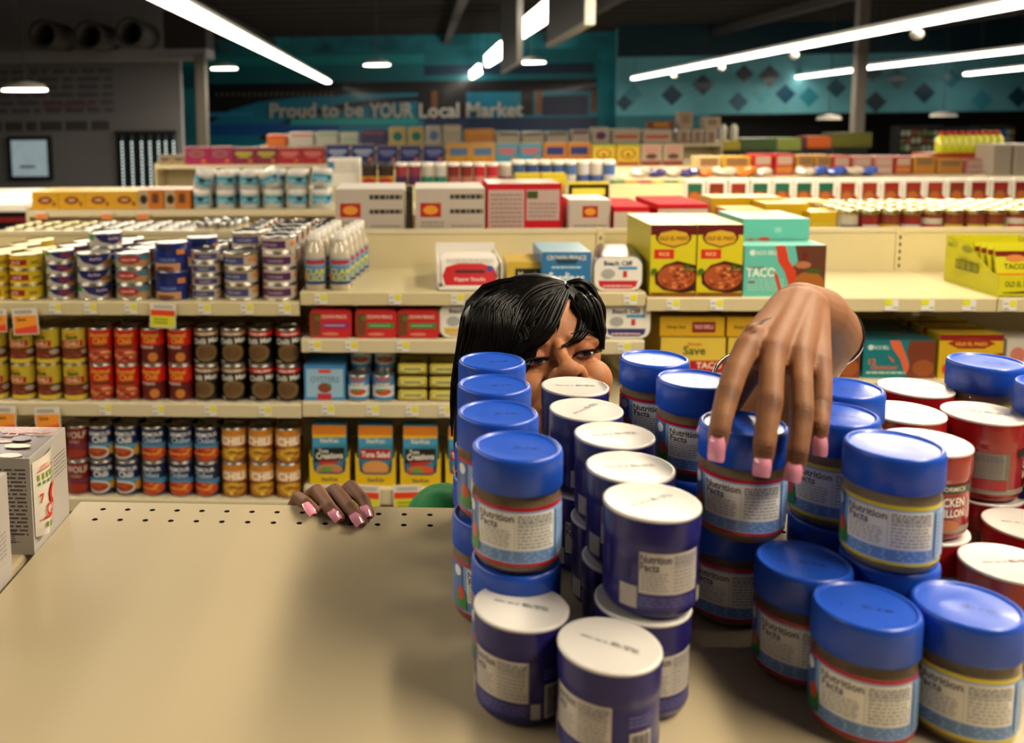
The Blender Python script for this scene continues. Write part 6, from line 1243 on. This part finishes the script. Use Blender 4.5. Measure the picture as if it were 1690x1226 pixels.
        for i in range(34):
            f = i/33; k = min(int(f*n), n-1); a = up[k].lerp(up[k+1], f*n-k); ou = (f-.5)*s*(1 if s > 0 else 1)
            sd = (f-.5)*2; d = HB_ @ Vector((sd*.0055+s*.002, -.0018+.0018*abs(sd), .0085)); m.tube(a, a+d*.7, .0004, 'lash', 5, .0003); m.tube(a+d*.7, a+d+HB_ @ Vector((sd*.001, .0012, .001)), .0003, 'lash', 4, .0001)
        ow = [up[0], up[-1]][s > 0]; m.tube(ow, ow+HB_ @ Vector((s*.010, .0008, .001)), .0010, 'lash', 6, .0003)
        kid(m.build('eyelashes'))
        m = MB()
        for i in range(16):
            f = i/15; a = h(s*(.016+.030*f), .0195+.0045*math.sin(PI*f*.8)-.004*f, .0060-.0145*f*f); m.tube(a, a+HB_ @ Vector((s*.004, .0012, 0)), .0009, 'hair_black', 5, .0004)
        kid(m.build('eyebrow'))
    # ---- hair
    HBl = Blob(); Eh = lambda c, a, b_, c_: HBl.ell(h(*c), a, b_, c_, HB_)
    Eh((-.002, .047, -.108), .089, .088, .098)
    Eh((-.030, .022, -.100), .075, .085, .078)
    for (a, c, r1, r2) in ((P(815, 545, 1.17), P(792, 640, 1.17), .045, .034), (P(792, 640, 1.17), P(778, 740, 1.17), .034, .024), (P(850, 600, 1.21), P(840, 720, 1.21), .05, .05)): HBl.cap(a, c, r1, r2)
    HBl.cap(P(968, 512, 1.165), P(985, 545, 1.15), .020, .0125); HBl.cap(P(985, 545, 1.15), P(990, 572, 1.145), .0115, .006)
    hair = HBl.fuse('hair', .0025, 6, 'hair_black')
    from mathutils.bvhtree import BVHTree
    def bvh(o):
        m = o.data; return BVHTree.FromPolygons([v.co for v in m.vertices], [list(p.vertices) for p in m.polygons])
    tr1, tr2 = bvh(body), bvh(hair)
    def surf(x, y, lift, lastY):
        d = ray(x, y).normalized(); best = None
        for tr in (tr1, tr2):
            hit = tr.ray_cast(CAM, d)
            if hit[0] is not None and hit[0].y > 1.02 and (best is None or hit[3] < best): best = hit[3]
        if best is None: return atY(x, y, lastY)
        return CAM+d*(best-lift)
    S = MB(); rg = random.Random(4)
    def lock(pts, wd, n, lift=.004, r=.0009, taper=True):
        """a lock of hair: strands side by side along a path"""
        for k in range(n):
            off = (k/(n-1)-.5)*2 if n > 1 else 0; off += rg.uniform(-.25, .25); path = []; Y = 1.13; N = 14
            lf = lift+rg.uniform(-.0015, .0025)
            for i in range(N+1):
                f = i/N*(len(pts)-1); j = min(int(f), len(pts)-2); u = f-j
                p0 = pts[max(j-1, 0)]; p1 = pts[j]; p2 = pts[j+1]; p3 = pts[min(j+2, len(pts)-1)]
                cr = lambda a: .5*(2*p1[a]+(p2[a]-p0[a])*u+(2*p0[a]-5*p1[a]+4*p2[a]-p3[a])*u*u+(3*p1[a]-p0[a]-3*p2[a]+p3[a])*u**3)
                x, y = cr(0), cr(1); tx, ty = p2[0]-p1[0], p2[1]-p1[1]; l = math.hypot(tx, ty) or 1
                e = i/N; ww = wd*((.55+.45*math.sin(PI*min(e*1.3, 1)))*(1-.85*max(0, e-.55)/.45) if taper else 1)
                x += -ty/l*off*ww; y += tx/l*off*ww; q = surf(x, y, lf, Y); Y = q.y if abs(q.y-Y) < .05 or i == 0 else Y
                path.append(q if abs(q.y-Y) < .012 or i == 0 else atY(x, y, Y))
            vs = []
            for i, q in enumerate(path):
                d = (path[min(i+1, N)]-path[max(i-1, 0)]).normalized(); vw = (CAM-q).normalized(); sd = d.cross(vw).normalized(); up_ = sd.cross(d); rr = r*(1.0 if i < N*.6 else max(.12, (N-i)/(N*.4)))
                vs += [q+sd*rr*2.2*math.cos(2*PI*a/6)+up_*rr*math.sin(2*PI*a/6) for a in range(6)]
            S.add(vs, [(i*6+a, i*6+(a+1) % 6, (i+1)*6+(a+1) % 6, (i+1)*6+a) for i in range(N) for a in range(6)], 'hair_black', True)
    crown = (930, 470)
    for e in range(16):                                   # long locks from the parting over the left side
        f = e/15; x1 = 748+f*105; sx = 918-4*e*.3
        mid = (sx-(150-100*f)*.62, 478+f*4+ (1-f)*30); lock([(928, 472-f*3+8*f), (880-20*(1-f), 466+12*f+4*(1-f)), (830-40*(1-f)+30*f, 494+22*f), (x1+18+8*f, 570), (x1, 640), (x1-2, 720)], 14, 22, .003, .0007)
    lock([(932, 474), (905, 478), (872, 495), (852, 535), (842, 580), (838, 610)], 14, 24, .005)
    lock([(932, 476), (918, 502), (903, 536), (886, 561), (866, 577), (855, 583)], 13.5, 34, .006)
    lock([(932, 474), (910, 484), (893, 503), (880, 524), (872, 536)], 11, 30, .005)
    lock([(930, 473), (898, 480), (868, 500), (852, 530), (846, 560)], 12, 24, .005)
    lock([(934, 480), (923, 505), (909, 535), (892, 557), (870, 574)], 7, 18, .007)
    lock([(939, 476), (956, 497), (967, 525), (961, 549), (943, 565), (926, 571)], 8, 26, .006)
    lock([(941, 473), (963, 492), (974, 518), (967, 544), (950, 561)], 6, 16, .005)
    lock([(938, 472), (965, 478), (988, 505), (995, 540), (997, 577)], 6.5, 24, .004)
    lock([(936, 470), (960, 468), (978, 485), (990, 520), (996, 560)], 7, 18, .004)
    lock([(940, 474), (958, 484), (977, 505), (987, 535), (992, 560)], 5, 14, .004)
    for pts in ([(870, 470), (820, 480), (785, 502), (770, 520)], [(815, 485), (780, 520), (757, 560), (752, 590)], [(926, 500), (922, 535), (918, 550)]): lock(pts, 1, 2, .004, .0004)
    so = S.build('strands'); me2 = so.data
    import bmesh as _b
    bm = _b.new(); bm.from_mesh(hair.data); bm.from_mesh(me2); bm.to_mesh(hair.data); bm.free(); bpy.data.objects.remove(so)
    for p in hair.data.polygons: p.use_smooth = True; p.material_index = 0
    kid(hair)
    # ---- shirt
    SB = Blob(); SB.cap(P(765, 862, 1.235), P(729, 851, 1.225), .058, .0370, 28); SB.cap(P(765, 880, 1.26), P(735, 866, 1.245), .062, .058)
    SB.cap(P(790, 915, 1.28), P(1020, 915, 1.28), .070, .070); SB.cap(P(800, 1010, 1.30), P(1010, 1010, 1.30), .10, .10); SB.cap(P(1020, 880, 1.28), P(1130, 815, 1.25), .062, .056, 28, flat=True)
    kid(SB.fuse('shirt', .004, 4, 'shirt_green'))
    # ---- bangles
    def ring(c, ax, R, r, mm, name='bangle'):
        c, ax = Vector(c), Vector(ax).normalized(); u = ax.orthogonal().normalized(); v = ax.cross(u); m = MB(); n = 48
        for k in range(n): m.tube(c+(u*math.cos(2*PI*k/n)+v*math.sin(2*PI*k/n))*R, c+(u*math.cos(2*PI*(k+1)/n)+v*math.sin(2*PI*(k+1)/n))*R, r, mm, 8)
        return kid(m.build(name))
    ax = P(1310, 620, 1.06)-P(1364, 549, .965)
    ring(P(1366, 551, .972), ax+Vector((.05, -.02, .08)), .0338, .0014, 'silver'); ring(P(1367, 549, .967), ax+Vector((.05, -.02, .08)), .0334, .0011, 'bead_dark')
    ring(P(1238, 640, 1.13), P(1225, 735, 1.20)-P(1310, 620, 1.06)+Vector((0, 0, .05)), .046, .0012, 'silver'); ring(P(1240, 642, 1.125), P(1225, 735, 1.20)-P(1310, 620, 1.06)+Vector((0, 0, .06)), .0455, .0012, 'bead_dark')
    # ---- small wrist tattoo
    def tat(pts, w_):
        m = MB(); vs = []; Q = []
        for x, y in pts: d = ray(x, y).normalized(); hit = tr1.ray_cast(CAM, d); Q.append((CAM+d*(hit[3]-.0002)) if hit[0] is not None else atY(x, y, .83))
        for i, q in enumerate(Q):
            d = (Q[min(i+1, len(Q)-1)]-Q[max(i-1, 0)]).normalized(); sd = d.cross((CAM-q).normalized()).normalized(); ww = w_*math.sin(PI*(i+.4)/(len(Q)-.2)); vs += [q-sd*ww, q+sd*ww]
        m.add(vs, [(2*i, 2*i+1, 2*i+3, 2*i+2) for i in range(len(Q)-1)], 'tattoo'); return m
    m = tat([(1274, 525), (1266, 528), (1258, 532), (1250, 538)], .0016)
    for q in ([(1262, 530), (1250, 536), (1242, 540), (1236, 545)], [(1258, 545), (1246, 548), (1236, 551)]):
        k = tat(q, .0008); m.add(k.v, k.f, 'tattoo')
    kid(m.build('tattoo'))
    tag(t, 'person in green shirt with black bobbed hair peering over the shelf, arranging jars', 'person')
exec_order.append(woman)
for f in exec_order: f()
